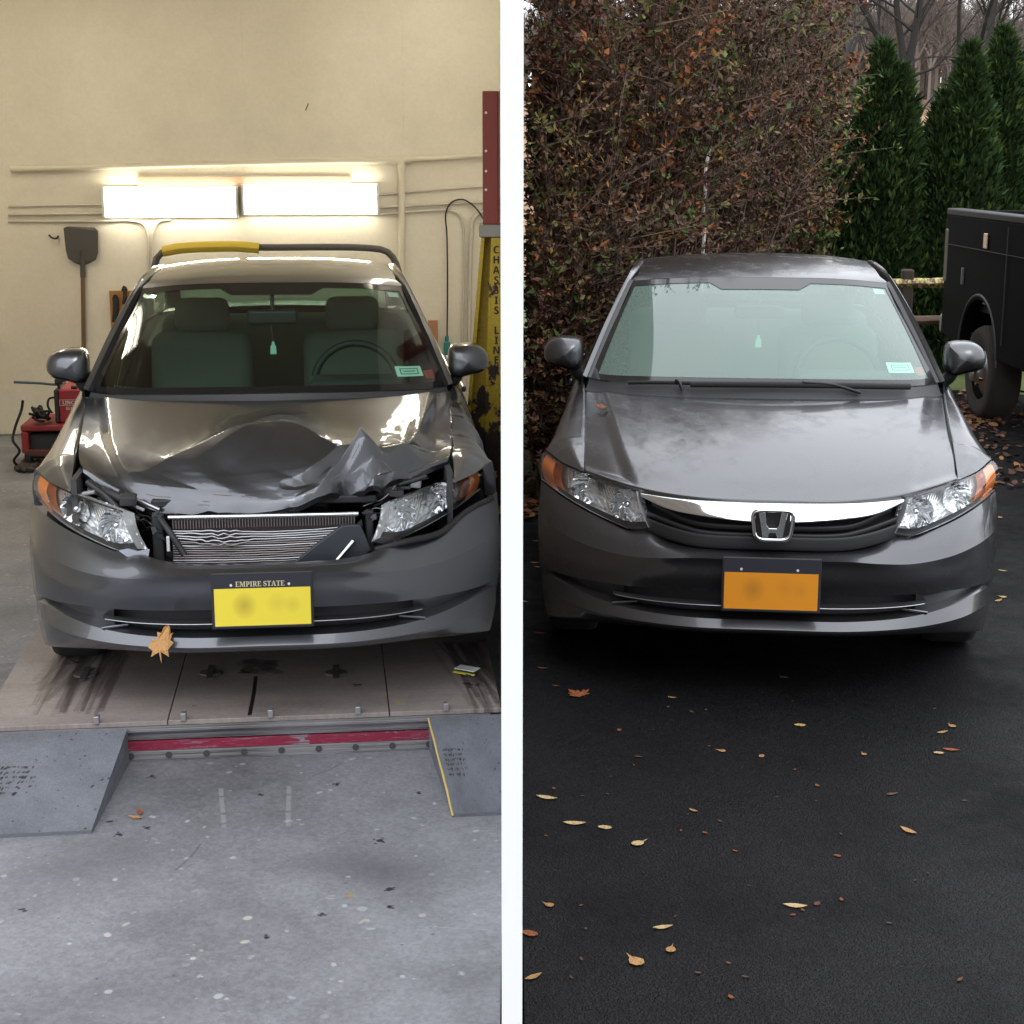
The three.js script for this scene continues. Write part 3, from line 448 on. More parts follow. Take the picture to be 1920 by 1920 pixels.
    const lowG = grid([-1.47, -1.405, -1.376, -1.354].map((z, i) => lin(0, 1, 21).map((u) => { const p = loop.getPoint(0.52 + 0.35 * u), k = [1.01, 1.015, 0.985, 0.9][i]; return V(c.x + (p.x - c.x) * k, c.y + (p.y - c.y) * k - 0.002, z); })), true); part(m, 'lower_cover', mk(lowG), MAT.black);
    part(m, 'foot', mk(tube([V(0.77, 0.965, -1.45), V(0.81, 0.985, -1.43), V(c.x - 0.04, low + 0.005, -1.42)], 0.026, 12, 8)), MAT.black);
  }
  // ---- wheels
  for (const [x, z] of [[0.745, WHEEL.z], [-0.745, WHEEL.z], [0.745, WHEEL.zr], [-0.745, WHEEL.zr]]) {
    const ty = lathe([[0.2, -0.09], [0.27, -0.1], [0.305, -0.09], [0.315, -0.06], [0.315, 0.06], [0.305, 0.09], [0.27, 0.1], [0.2, 0.09]], 48); ty.rotateZ(Math.PI / 2); ty.translate(x, WHEEL.y, z);
    const w = part(car, 'wheel', ty, MAT.rubber);
    const rim = [new THREE.CylinderGeometry(0.205, 0.205, 0.14, 40, 1, true), new THREE.CylinderGeometry(0.06, 0.06, 0.03, 20)]; rim[1].translate(0, 0.06, 0);
    for (let k = 0; k < 7; k++) { const b = box(0.035, 0.02, 0.17, 0, 0.055, 0.12, 0.006); b.rotateY(k / 7 * Math.PI * 2); rim.push(b); }
    rim.forEach((g) => { g.rotateZ(x > 0 ? -Math.PI / 2 : Math.PI / 2); g.translate(x, WHEEL.y, z); }); part(w, 'rim', rim, MAT.alu);
  }
  return car;
}
const crashed = buildCar('crashed_sedan', 'dark grey sedan with crumpled hood and bared radiator, standing on the steel rack', L, true);
crashed.position.y -= 0.012;
const repaired = buildCar('repaired_sedan', 'dark grey sedan with straight hood and chrome grille, parked on wet asphalt', R, false);

// ---------------------------------------------------------------- repair bay
const structure = (o) => tag(o, null, null, null, 'structure');
const PART = 0.0225;                                              // half thickness of the partition between bay and driveway
const wallTex = dataTex(512, (i) => { const v = (N1[i] - 0.5) * 22 + (N2[i] - 0.5) * 10; return [236 + v, 231 + v, 219 + v * 1.1]; }, true);
const wallMat = std(lc(0.9, 0.87, 0.8), { roughness: 0.6, map: rep(wallTex, 0.55), bumpMap: rep(blotchTex, 0.7), bumpScale: 0.002 });
const whitePaint = std(lc(0.82, 0.82, 0.81), { roughness: 0.5 });
const slab = (pts, y0, y1) => { // upright prism over a plan outline of (x, z) world points; uv in metres
  const s = new THREE.Shape(pts.map(([x, z]) => new THREE.Vector2(x, -z))); const g = new THREE.ExtrudeGeometry(s, { depth: y1 - y0, bevelEnabled: false }); g.rotateX(-Math.PI / 2); g.translate(0, y0, 0); return g; };
const lp = (x, z) => { const p = L.to(x, 0, z); return [p.x, p.z]; };
const edgeX = (z) => { // local x of the partition's left face at local z
  return (-PART - 0.006 - OL.x - z * Math.sin(YAW)) / Math.cos(YAW); };

// concrete floor: painted and scuffed, spatter, scratches and dark spots where the photograph has them
const FX0 = -2.7, FZ0 = -1.2, FS = 5.2;
const spots = [[222, 1564, 9], [275, 1552, 8], [712, 1576, 12], [730, 1668, 11], [730, 1700, 9], [499, 1757, 7], [284, 1456, 9], [632, 1470, 8], [488, 1490, 6], [784, 1486, 6], [206, 1540, 5], [42, 1705, 8], [118, 1515, 0], [604, 1714, 7]];
const floorMap = canvasTex(2048, 2048, (x, w, h) => {
  const im = x.createImageData(w, h), d = im.data;
  for (let j = 0; j < h; j++) for (let i = 0; i < w; i++) { const a = N1[((j >> 1) % 512) * 512 + ((i >> 1) % 512)] - 0.5, b = N3[((j * 3 >> 4) % 512) * 512 + ((i * 3 >> 4) % 512)] - 0.5, c = N2[(j % 512) * 512 + (i % 512)] - 0.5, k = (j * w + i) * 4;
    const v = 146 + a * 58 + b * 80 + c * 40; d[k] = v * 0.985; d[k + 1] = v * 0.99; d[k + 2] = v * 1.02; d[k + 3] = 255; }
  x.putImageData(im, 0, 0);
  const P = (px, py) => { const q = L.from(onLevel(px, py, FLOOR)); return [(q.x - FX0) / FS * w, (q.z - FZ0) / FS * h]; };
  for (let k = 0; k < 60; k++) { const X = rnd() * w, Y = rnd() * h, r = rr(30, 190), g = x.createRadialGradient(X, Y, 2, X, Y, r), dk = rnd() < 0.5; g.addColorStop(0, dk ? 'rgba(84,84,90,0.32)' : 'rgba(188,188,192,0.26)'); g.addColorStop(1, 'rgba(120,120,124,0)'); x.fillStyle = g; x.save(); x.translate(X, Y); x.rotate(rnd() * 3); x.scale(1, rr(0.3, 1)); x.translate(-X, -Y); x.fillRect(X - r, Y - r, 2 * r, 2 * r); x.restore(); }
  for (let k = 0; k < 7000; k++) { const X = rnd() * w, Y = rnd() * h, r = Math.pow(rnd(), 7) * 5 + 0.6; x.fillStyle = `rgba(${rr(205, 235)},${rr(205, 232)},${rr(200, 230)},${rr(0.25, 0.8)})`; x.beginPath(); x.ellipse(X, Y, r, r * rr(0.4, 1), rnd() * 3, 0, 7); x.fill(); }
  for (let k = 0; k < 700; k++) { x.fillStyle = `rgba(50,50,54,${rr(0.2, 0.55)})`; x.beginPath(); x.arc(rnd() * w, rnd() * h, rr(0.6, 2.2), 0, 7); x.fill(); }
  for (let k = 0; k < 110; k++) { const X = rnd() * w, Y = rnd() * h, a = rnd() * 6.3, l = rr(10, 90); x.strokeStyle = rnd() < 0.7 ? `rgba(215,215,218,${rr(0.2, 0.6)})` : 'rgba(70,70,76,0.4)'; x.lineWidth = rr(0.8, 3); x.beginPath(); x.moveTo(X, Y); x.quadraticCurveTo(X + Math.cos(a) * l * 0.5 + rr(-8, 8), Y + Math.sin(a) * l * 0.5, X + Math.cos(a) * l, Y + Math.sin(a) * l); x.stroke(); }
  for (const [px, py, r] of spots) { const [X, Y] = P(px, py); x.fillStyle = 'rgba(38,38,42,0.85)'; x.beginPath(); x.ellipse(X, Y, r * 0.3, r * 0.36, rnd(), 0, 7); x.fill(); for (let k = 0; k < 7; k++) { x.beginPath(); x.arc(X + rr(-r, r) * 0.6, Y + rr(-r, r) * 0.7, rr(0.8, 2), 0, 7); x.fill(); } }
  for (const [a, b, c, e] of [[414, 1478, 420, 1552], [542, 1474, 540, 1548]]) { const p = P(a, b), q = P(c, e); x.strokeStyle = 'rgba(190,190,192,0.55)'; x.lineWidth = 6; x.setLineDash([26, 5, 50, 7]); x.beginPath(); x.moveTo(...p); x.lineTo(...q); x.stroke(); x.setLineDash([]); }
  for (const [px, py, c, r] of [[540, 1540, 'rgba(205,205,205,0.6)', 8], [590, 1710, 'rgba(200,200,202,0.4)', 8], [620, 1682, 'rgba(200,200,202,0.4)', 9], [682, 1728, 'rgba(205,205,190,0.5)', 10], [658, 1679, 'rgba(214,160,40,0.95)', 7], [376, 1830, 'rgba(215,215,218,0.5)', 6], [866, 1825, 'rgba(215,215,218,0.45)', 7]]) { const [X, Y] = P(px, py); x.fillStyle = c; for (let k = 0; k < 9; k++) { x.beginPath(); x.ellipse(X + rr(-r, r) * 0.45, Y + rr(-r, r) * 0.5, r * rr(0.1, 0.35), r * rr(0.1, 0.35), rnd() * 3, 0, 7); x.fill(); } }
});
floorMap.flipY = false;
{
  const g = slab([lp(-2.6, -7.0), lp(edgeX(-7), -7.0), lp(edgeX(1.9), 1.9), [-PART - 0.006, 1.5], [-6.5, 1.5], lp(-6.5, 0.6), lp(-2.6, 0.6)], FLOOR - 0.25, FLOOR);
  const p = g.attributes.position, uv = g.attributes.uv; for (let i = 0; i < p.count; i++) { const q = L.from(V(p.getX(i), 0, p.getZ(i))); uv.setXY(i, (q.x - FX0) / FS, (q.z - FZ0) / FS); }
  structure(single('garage_floor', g, std(lc(0.6, 0.6, 0.62), { map: floorMap, roughness: 0.62, bumpMap: rep(grainTex, 9), bumpScale: 0.0012 })));
}
// walls and ceiling of the bay
{
  const back = structure(single('back_wall', slab([lp(-2.6, WALLZ - 0.16), lp(edgeX(WALLZ) - 0.005, WALLZ - 0.16), lp(edgeX(WALLZ) - 0.005, WALLZ - 0.02), lp(-2.6, WALLZ - 0.02)], FLOOR, 3.5), std(lc(0.8, 0.76, 0.67))));
  // sheets nailed up side by side, a joint between each two
  const joints = [-2.6, -1.49, -0.33, 0.83, 1.62];
  for (let k = 0; k < 4; k++) { const x0 = joints[k] + 0.0003, x1 = Math.min(joints[k + 1], edgeX(WALLZ) - 0.006) - 0.0003, g = box(x1 - x0, 3.5 - FLOOR - 0.02, 0.019, (x0 + x1) / 2, (3.5 + FLOOR) / 2, WALLZ - 0.0095);
    const p = g.attributes.position, uv = g.attributes.uv; for (let i = 0; i < p.count; i++) uv.setXY(i, p.getX(i), p.getY(i));
    g.rotateY(YAW); g.translate(OL.x, 0, OL.z); g.translate(-back.position.x, -back.position.y, -back.position.z); part(back, 'wall_panel', g, wallMat); }
  structure(single('side_wall', slab([lp(-2.75, WALLZ - 0.16), lp(-2.6, WALLZ - 0.16), lp(-2.6, 0.0), lp(-2.75, 0.0)], FLOOR, 3.5), wallMat));
  structure(single('garage_ceiling', slab([lp(-2.75, WALLZ - 0.16), [PART, L.to(edgeX(WALLZ - 0.16), 0, WALLZ - 0.16).z], [PART, -5.0], lp(-2.75, 0.0)], 3.502, 3.62), std(lc(0.3, 0.26, 0.2))));
  const pw = structure(single('partition_wall', slab([[-PART, -13.2], [PART - 0.012, -13.2], [PART - 0.012, -3.22], [PART, -3.22], [PART, -3.2], [-PART, -3.2]], -0.4, 3.5), whitePaint));
  // brown boards added on its unseen driveway side to darken reflections in the car
  const board = new RoundedBoxGeometry(0.0105, 0.172, 9.97, 1, 0.002), bms = [[0.19, 0.155, 0.13], [0.17, 0.14, 0.115], [0.21, 0.17, 0.14]].map((c) => std(lc(...c), { roughness: 0.85, bumpMap: rep(blotchTex, 1, 6), bumpScale: 0.002 }));
  for (let k = 0; k < 20; k++) { const m = part(pw, 'board', board, bms[k % 3]); m.position.set(PART - 0.0064 - pw.position.x, 0.02 + 0.175 * k + 0.0875 - pw.position.y, -8.21 - pw.position.z); }
}
// steel rack the crashed car stands on
const rackTex = canvasTex(1024, 1024, (x, w, h) => {
  const im = x.createImageData(w, h), d = im.data; for (let i = 0; i < w * h; i++) { const X = i % w, Y = (i / w) | 0, a = N1[((Y >> 1) % 512) * 512 + (X >> 1) % 512] - 0.5, b = N3[(Y % 512) * 512 + (X >> 3)] - 0.5, c = N2[(Y % 512) * 512 + X % 512] - 0.5, v = 158 + a * 50 + b * 36 + c * 26; d[i * 4] = v * 1.02; d[i * 4 + 1] = v * 0.97; d[i * 4 + 2] = v * 0.95; d[i * 4 + 3] = 255; } x.putImageData(im, 0, 0);
  const U = (px, py) => { const q = L.from(onLevel(px, py, 0)); return [(q.x + 1.02) / 2.04 * w, (q.z + 2.0) / 2.04 * h]; };
  const blot = (px, py, r, c, n = 14) => { const [X, Y] = U(px, py); x.fillStyle = c; for (let k = 0; k < n; k++) { x.beginPath(); x.ellipse(X + rr(-r, r), Y + rr(-r, r) * 1.3, rr(0.2, 0.6) * r, rr(0.2, 0.8) * r, rnd() * 3, 0, 7); x.fill(); } };
  blot(490, 1250, 30, 'rgba(40,34,32,0.22)', 30); blot(460, 1258, 9, 'rgba(25,22,22,0.6)', 8); blot(668, 1284, 7, 'rgba(28,26,26,0.8)', 6); blot(885, 1285, 11, 'rgba(36,30,30,0.6)', 8); blot(365, 1323, 3, 'rgba(30,28,28,0.8)', 4); blot(140, 1240, 12, 'rgba(48,40,36,0.4)', 12);
  for (const [a, b, n] of [[110, 230, 50], [830, 935, 70]]) for (let k = 0; k < n; k++) { const px = rr(a, b), p = U(px - (px - 489) * 0.06, rr(1150, 1240)), q = U(px + (px - 489) * 0.14 + rr(-6, 6), rr(1270, 1345)); x.strokeStyle = `rgba(40,32,28,${rr(0.06, 0.26)})`; x.lineWidth = rr(3, 14); x.beginPath(); x.moveTo(...p); x.lineTo(...q); x.stroke(); }
  { const p = U(480, 1268), q = U(476, 1300), r = U(468, 1341); x.strokeStyle = 'rgba(14,13,13,0.9)'; x.lineWidth = 7; x.beginPath(); x.moveTo(...p); x.lineTo(...q); x.lineTo(...r); x.stroke(); }
  for (const [px, py] of [[262, 1318], [450, 1317], [510, 1310], [560, 1310], [750, 1313], [747, 1318]]) blot(px, py, 7, 'rgba(200,176,90,0.35)', 7);
});
rackTex.flipY = false;
{
  const rack = thing('steel_rack', 'worn steel straightening rack with a red stripe under the crashed sedan', 'vehicle rack', L.to(0, FLOOR, -1), YAW);
  const xr = (z) => Math.min(0.98, edgeX(z) - 0.012);
  // three deck plates with narrow seams, seen in front of the bumper
  const plates = [[-0.98, -0.345], [-0.338, 0.42], [0.427, 2]];
  for (const [a, b] of plates) { const s = new THREE.Shape([[a, 0.03], [Math.min(b, xr(-0.03)), 0.03], [Math.min(b, xr(-4.6)), 4.6], [a, 4.6]].map((q) => new THREE.Vector2(q[0], q[1]))); const g = new THREE.ExtrudeGeometry(s, { depth: 0.014, bevelEnabled: true, bevelSize: 0.0015, bevelThickness: 0.0015, bevelSegments: 1 }); g.rotateX(-Math.PI / 2); g.translate(0, -0.0155, 0);
    const p = g.attributes.position, uv = g.attributes.uv; for (let i = 0; i < p.count; i++) uv.setXY(i, (p.getX(i) + 1.02) / 2.04, (p.getZ(i) + 2.0) / 2.04); g.translate(0, -FLOOR, 1); part(rack, 'deck_plate', g, std(lc(0.64, 0.61, 0.6), { map: rackTex, roughness: 0.55, metalness: 0, bumpMap: rep(grainTex, 4), bumpScale: 0.001 })); }
  const W = 0.78 + 0.98, cx = (0.78 - 0.98) / 2, wear = canvasTex(1024, 64, (x, w, h) => { x.fillStyle = '#8a858a'; x.fillRect(0, 0, w, h); x.fillStyle = '#8d1c3c'; for (let k = 0; k < 900; k++) { x.globalAlpha = rr(0.3, 1); const X = rnd() * w; if ((X > 590 && X < 640 && rnd() < 0.8)) continue; x.fillRect(X, rr(-8, h), rr(6, 60), rr(3, 14)); } x.globalAlpha = 0.5; x.fillStyle = '#b9aeb0'; for (let k = 0; k < 120; k++) x.fillRect(rnd() * w, rnd() * h, rr(2, 16), rr(1, 3)); x.globalAlpha = 1; });
  const scuffed = std(lc(0.3, 0.29, 0.3), { roughness: 0.6, map: rep(blotchTex, 2), bumpMap: rep(blotchTex, 3), bumpScale: 0.001 });
  part(rack, 'front_lip', box(W, 0.012, 0.05, cx, -FLOOR - 0.024, 0.975, 0.003), scuffed);
  part(rack, 'front_web', box(W, 0.036, 0.02, cx, -FLOOR - 0.049, 0.962, 0.002), scuffed);
  const st = box(W, 0.034, 0.012, cx, -FLOOR - 0.086, 0.975, 0.002), up = st.attributes.position, uu = st.attributes.uv; for (let i = 0; i < up.count; i++) uu.setXY(i, (up.getX(i) - cx) / W + 0.5, (up.getY(i) + FLOOR + 0.103) / 0.034); part(rack, 'red_stripe', st, new THREE.MeshStandardMaterial({ map: wear, roughness: 0.5, color: lc(0.8, 0.8, 0.8) }));
  part(rack, 'foot_flange', box(W, 0.037, 0.014, cx, 0.0185, 0.979, 0.002), scuffed);
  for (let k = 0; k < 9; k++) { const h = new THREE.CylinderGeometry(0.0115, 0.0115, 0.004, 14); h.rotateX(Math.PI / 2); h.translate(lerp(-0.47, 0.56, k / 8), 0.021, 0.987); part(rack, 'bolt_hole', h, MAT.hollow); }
  for (const px of [185, 345, 507, 672, 840]) { const q = L.from(onLevel(px, 1347, 0)); part(rack, 'edge_bracket', box(0.02, 0.03, 0.03, q.x, -FLOOR + 0.012, 0.965, 0.004), MAT.steel); }
  part(rack, 'frame', [box(0.12, 0.1, 4.5, -0.8, 0.055, -1.35), box(0.12, 0.1, 4.2, 0.4, 0.055, -1.4)], MAT.trim);
  // cross-shaped tie-down slots with a raised collar
  for (const [px, py] of [[395, 1263], [630, 1263], [160, 1266], [876, 1258]]) { const q = L.from(onLevel(px, py, 0)), c = new THREE.CylinderGeometry(0.042, 0.044, 0.006, 24); c.scale(1, 1, 0.8); c.translate(q.x, -FLOOR + 0.004, q.z + 1); const m = part(rack, 'tie_down_collar', c, std(lc(0.12, 0.1, 0.09), { roughness: 0.7, metalness: 0.4 })); part(m, 'slot', [box(0.024, 0.003, 0.16, q.x, -FLOOR + 0.0085, q.z + 1)], MAT.hollow); }
}
// wedges leading up to the rack
{
  const rubberTex = canvasTex(512, 512, (x, w, h) => { const im = x.createImageData(w, h), d = im.data; for (let i = 0; i < w * h; i++) { const v = 142 + (N1[i] - 0.5) * 50 + (N2[i] - 0.5) * 34; d[i * 4] = v * 0.98; d[i * 4 + 1] = v; d[i * 4 + 2] = v * 1.05; d[i * 4 + 3] = 255; } x.putImageData(im, 0, 0);
    for (let s = 0; s < 6; s++) for (let k = 0; k < 26; k++) { x.fillStyle = `rgba(22,22,24,${rr(0.3, 0.8)})`; x.save(); x.translate(190 + s * 26 + rr(-4, 4), 60 + k * rr(5, 9)); x.rotate(-0.15); x.fillRect(-7, -3, rr(6, 15), rr(3, 9)); x.restore(); }
    for (let k = 0; k < 60; k++) { x.fillStyle = `rgba(30,30,32,${rr(0.2, 0.7)})`; x.beginPath(); x.arc(rnd() * w, rr(200, 512), rr(1, 5), 0, 7); x.fill(); } });
  const rampMat = std(lc(0.5, 0.51, 0.54), { map: rubberTex, roughness: 0.7, bumpMap: rep(grainTex, 3), bumpScale: 0.001 });
  for (const [lab, xa, xb, xc, xd] of [['dark grey rubber wedge ramp on the floor, its inner edge unpainted', -0.98, -0.475, -0.52, -1.03], ['dark grey rubber wedge ramp with a worn yellow inner edge', 0.56, 0, 0, 0.60]]) {
    const z0 = 0.002, z1 = 0.585, H = -FLOOR - 0.012, right = xa > 0, A = right ? [xa, edgeX(z0) - 0.004] : [xa, xb], B = right ? [xd, edgeX(z1) - 0.004] : [xd, xc];
    const rmp = thing('wedge_ramp', lab, 'ramp', L.to(0, FLOOR, 0), YAW, 'wedge ramps before the steel rack');
    const P = [V(A[0], H, z0), V(A[1], H, z0), V(B[1], 0.012, z1), V(B[0], 0.012, z1), V(A[0], 0, z0), V(A[1], 0, z0), V(B[1], 0, z1), V(B[0], 0, z1)];
    const quad = (a, b, c, d) => { const g = new THREE.BufferGeometry(); g.setAttribute('position', new THREE.Float32BufferAttribute([a, b, c, a, c, d].flatMap((q) => [q.x, q.y, q.z]), 3)); g.setAttribute('uv', new THREE.Float32BufferAttribute([0, 1, 1, 1, 1, 0, 0, 1, 1, 0, 0, 0], 2)); g.computeVertexNormals(); return g; };
    part(rmp, 'ramp_body', [quad(P[0], P[3], P[2], P[1]), quad(P[3], P[7], P[6], P[2]), quad(P[1], P[5], P[4], P[0]), quad(P[0], P[4], P[7], P[3]), quad(P[1], P[2], P[6], P[5])].map((g) => { return g; }), rampMat);
    if (right) { const pts = []; for (let k = 0; k <= 10; k++) { const q = mix(P[0], P[3], k / 10); pts.push(V(q.x - 0.001, q.y - 0.004 - 0.006 * rnd(), q.z)); } part(rmp, 'worn_yellow_edge', tube(pts, 0.005, 30, 5), std(lc(0.55, 0.4, 0.12))); }
  }
}
// tube lights on the back wall: two fittings end to end, and two more under the ceiling that streak the paint
const glow = new THREE.MeshStandardMaterial({ color: 0xffffff, emissive: lc(1, 0.93, 0.76), emissiveIntensity: 12 });
const casing = std(lc(0.8, 0.79, 0.75), { roughness: 0.4 });
function areaLight(pos, dir, w, h, power, parent) { const l = new THREE.RectAreaLight(lc(1, 0.92, 0.77), power, w, h); parent.add(l); l.position.copy(pos); l.lookAt(parent.localToWorld(pos.clone().add(dir))); return l; }
for (const [a, b, lab, pow] of [[[193, 382], [448, 376], 'lit tube light fitting on the wall, above the shovel side of the sedan', 26], [[453, 376], [711, 371], 'lit tube light fitting on the wall, beside the upright pipe', 26]]) {
  const p = L.from(wallPt(...a)), q = L.from(wallPt(...b)), w = q.x - p.x, y = (p.y + q.y) / 2, x = (p.x + q.x) / 2, f = thing('wall_tube_light', lab, 'tube light', L.to(x, y, WALLZ), YAW, 'tube lights on the back wall');
  const hh = 0.105; part(f, 'casing', [box(w - 0.004, hh * 2 + 0.02, 0.03, 0, 0, 0.016, 0.006)], casing);
  for (let k = 0; k < 4; k++) { const c = new THREE.CylinderGeometry(0.019, 0.019, w - 0.05, 14); c.rotateZ(Math.PI / 2); c.translate(0, lerp(-hh + 0.02, hh - 0.02, k / 3), 0.075); part(f, 'tube', c, glow); }
  for (const s of [-1, 1]) part(f, 'end_cap', box(0.02, hh * 2, 0.07, s * (w / 2 - 0.014), 0, 0.06, 0.006), casing);
  areaLight(V(0, 0, 0.105), V(0, 0, 1), w - 0.06, hh * 1.9, pow, f);
}
for (const [lx, lz, lab, pow] of [[-1.95, -4.7, 'lit tube light fitting under the ceiling along the side wall', 24], [1.1, -5.2, 'lit tube light fitting under the ceiling above the yellow tower', 5]]) {
  const f = thing('ceiling_tube_light', lab, 'tube light', L.to(lx, 3.38, lz), YAW);
  part(f, 'casing', box(0.2, 0.05, 2.4, 0, 0.09, 0, 0.01), casing);
  for (const s of [-0.05, 0.05]) { const c = new THREE.CylinderGeometry(0.019, 0.019, 2.3, 14); c.rotateX(Math.PI / 2); c.translate(s, 0.03, 0); part(f, 'tube', c, glow); }
  areaLight(V(0, 0.0, 0), V(0, -1, 0), 0.1, 2.3, pow, f);
}
// wooden strip behind the wall lights
single('wooden_strip', (() => { const p = L.from(wallPt(258, 341)), q = L.from(wallPt(658, 333)), g = box(q.x - p.x, 0.09, 0.02, (p.x + q.x) / 2, (p.y + q.y) / 2 - 0.02, WALLZ + 0.0115, 0.002); g.rotateY(YAW); g.translate(OL.x, 0, OL.z); return g; })(), std(lc(0.5, 0.34, 0.24), { roughness: 0.7 }), 'long brown wooden strip fixed to the wall above the tube lights', 'wood strip');
// conduits and cable
const pipeMat = std(lc(0.72, 0.66, 0.52), { roughness: 0.45 }), condMat = std(lc(0.6, 0.56, 0.47), { roughness: 0.45, metalness: 0.2 });
{
  const run = [[20, 317], [140, 314], [330, 309], [500, 305], [660, 302], [752, 300]].map(([a, b]) => wallPt(a, b, 0.028));
  const mp = single('wall_pipe', tube(run, 0.022, 60, 10), pipeMat, 'thick cream pipe running level along the back wall above the lights', 'pipe', 'pipes on the back wall');
  for (const k of [0.12, 0.3, 0.46, 0.62, 0.86]) { const c = spline(run), p = c.getPoint(k), q = c.getPoint(k + 0.006), g = tube([p.sub(mp.position), q.sub(mp.position)], 0.026, 2, 10); part(mp, 'coupling', g, pipeMat); }
  single('wall_pipe', tube([[752, 300], [830, 296], [902, 291], [948, 289]].map(([a, b]) => wallPt(a, b, 0.028)), 0.018, 20, 10), pipeMat, 'thinner cream pipe running from the tee to the red post', 'pipe', 'pipes on the back wall');
  single('wall_pipe', [tube([[753, 303], [753, 400], [752, 520], [752, 760]].map(([a, b]) => wallPt(a, b, 0.028)), 0.024, 20, 12), tube([[734, 301], [772, 299]].map(([a, b]) => wallPt(a, b, 0.028)), 0.029, 4, 12), tube([[753, 296], [753, 316]].map(([a, b]) => wallPt(a, b, 0.028)), 0.03, 4, 12)], pipeMat, 'upright cream pipe dropping from the tee down the back wall', 'pipe', 'pipes on the back wall');
  const cnd = (pts, r, lab) => single('conduit', tube(pts.map(([a, b]) => wallPt(a, b, r + 0.004)), r, 60, 8), condMat, lab, 'conduit', 'thin conduits on the back wall');
  cnd([[15, 387], [110, 385], [196, 384]], 0.008, 'thin conduit left of the wall lights, upper of three');
  cnd([[15, 402], [110, 401], [196, 400]], 0.012, 'thin conduit left of the wall lights, middle of three');
  cnd([[15, 415], [180, 415], [245, 414], [268, 420], [276, 440], [276, 560]], 0.009, 'thin conduit bending down the wall beside the shovel');
  cnd([[320, 412], [300, 415], [291, 428], [290, 560]], 0.009, 'thin conduit dropping from under the wall lights');
  cnd([[706, 366], [800, 357], [905, 350], [945, 348]], 0.009, 'thin dark conduit right of the wall lights, uppermost');
  cnd([[706, 389], [800, 384], [905, 379], [945, 377]], 0.012, 'thin conduit right of the wall lights, middle one');
  cnd([[712, 402], [790, 396], [845, 395], [862, 404], [868, 424], [864, 760]], 0.01, 'thin conduit bending down the wall beside the cable loop');
  cnd([[945, 392], [905, 397], [888, 410], [884, 440], [878, 760]], 0.016, 'grey conduit bending down the wall beside the yellow tower');
  single('cable', tube([[906, 410], [892, 390], [868, 374], [846, 380], [836, 400], [838, 440], [839, 560], [838, 650]].map(([a, b]) => wallPt(a, b, 0.035)), 0.006, 80, 6), MAT.rubber, 'dark cable hanging in a loop on the wall beside the yellow tower', 'cable');
  const tq = wallPt(838, 648, 0.03); single('cable_plug', [box(0.05, 0.1, 0.05, tq.x, tq.y - 0.02, tq.z, 0.012), box(0.03, 0.05, 0.03, tq.x, tq.y + 0.05, tq.z, 0.008)], std(lc(0.02, 0.2, 0.2), { roughness: 0.5 }), 'teal plug on the end of the dark wall cable', 'plug');
  const wb = wallPt(812, 640, 0.015); single('wood_block', box(0.075, 0.32, 0.02, wb.x, wb.y, wb.z, 0.004), std(lc(0.42, 0.2, 0.1), { roughness: 0.7 }), 'orange-brown wooden block fixed low on the back wall', 'wood block');
}
// shovel hung blade up
{
  const s = thing('shovel', 'flat shovel with a grey blade hanging upside down on the wall', 'shovel', wallPt(156, 700, 0.02), YAW);
  const b = L.from(s.position), q = (px, py) => { const p = L.from(wallPt(px, py, 0.02)); return new THREE.Vector2(p.x - b.x, p.y - b.y); };
  const sh = new THREE.Shape([[121, 428], [127, 425], [178, 427], [184, 433], [184, 474], [180, 486], [168, 493], [160, 496], [150, 496], [140, 492], [129, 484], [125, 468]].map((a) => q(...a)));
  const g = new THREE.ExtrudeGeometry(sh, { depth: 0.004, bevelEnabled: true, bevelSize: 0.003, bevelThickness: 0.003, bevelSegments: 2, curveSegments: 8 });
  const P = g.attributes.position, c = q(154, 460); for (let i = 0; i < P.count; i++) { const dx = (P.getX(i) - c.x) / 0.13; P.setZ(i, P.getZ(i) + 0.03 * dx * dx); } g.computeVertexNormals();
  part(s, 'blade', g, std(lc(0.11, 0.1, 0.09), { metalness: 0.5, roughness: 0.55, bumpMap: rep(blotchTex, 4), bumpScale: 0.002 }));
  const t0 = q(155, 470), t1 = q(156, 520), t2 = q(159, 780); part(s, 'socket', tube([V(t0.x, t0.y, 0.01), V(t1.x, t1.y, 0.012)], 0.02, 6, 10), std(lc(0.1, 0.09, 0.08), { metalness: 0.5, roughness: 0.5 }));
  part(s, 'handle', tube([V(t1.x, t1.y + 0.02, 0.012), V(t2.x, t2.y, 0.02)], 0.016, 8, 10), std(lc(0.16, 0.1, 0.055), { roughness: 0.7 }));
}
single('wall_hook', tube([[92, 441], [98, 446], [106, 447], [109, 443]].map(([a, b], i) => wallPt(a, b, 0.01 + 0.03 * Math.sin(i))), 0.007, 12, 6), MAT.trim, 'small dark wire hook on the wall beside the shovel', 'hook');
single('wall_scratch_wire', tube([wallPt(578, 194, 0.004), wallPt(573, 207, 0.006)], 0.003, 4, 5), MAT.trim, 'short dark wire end sticking out high on the wall', 'wire');
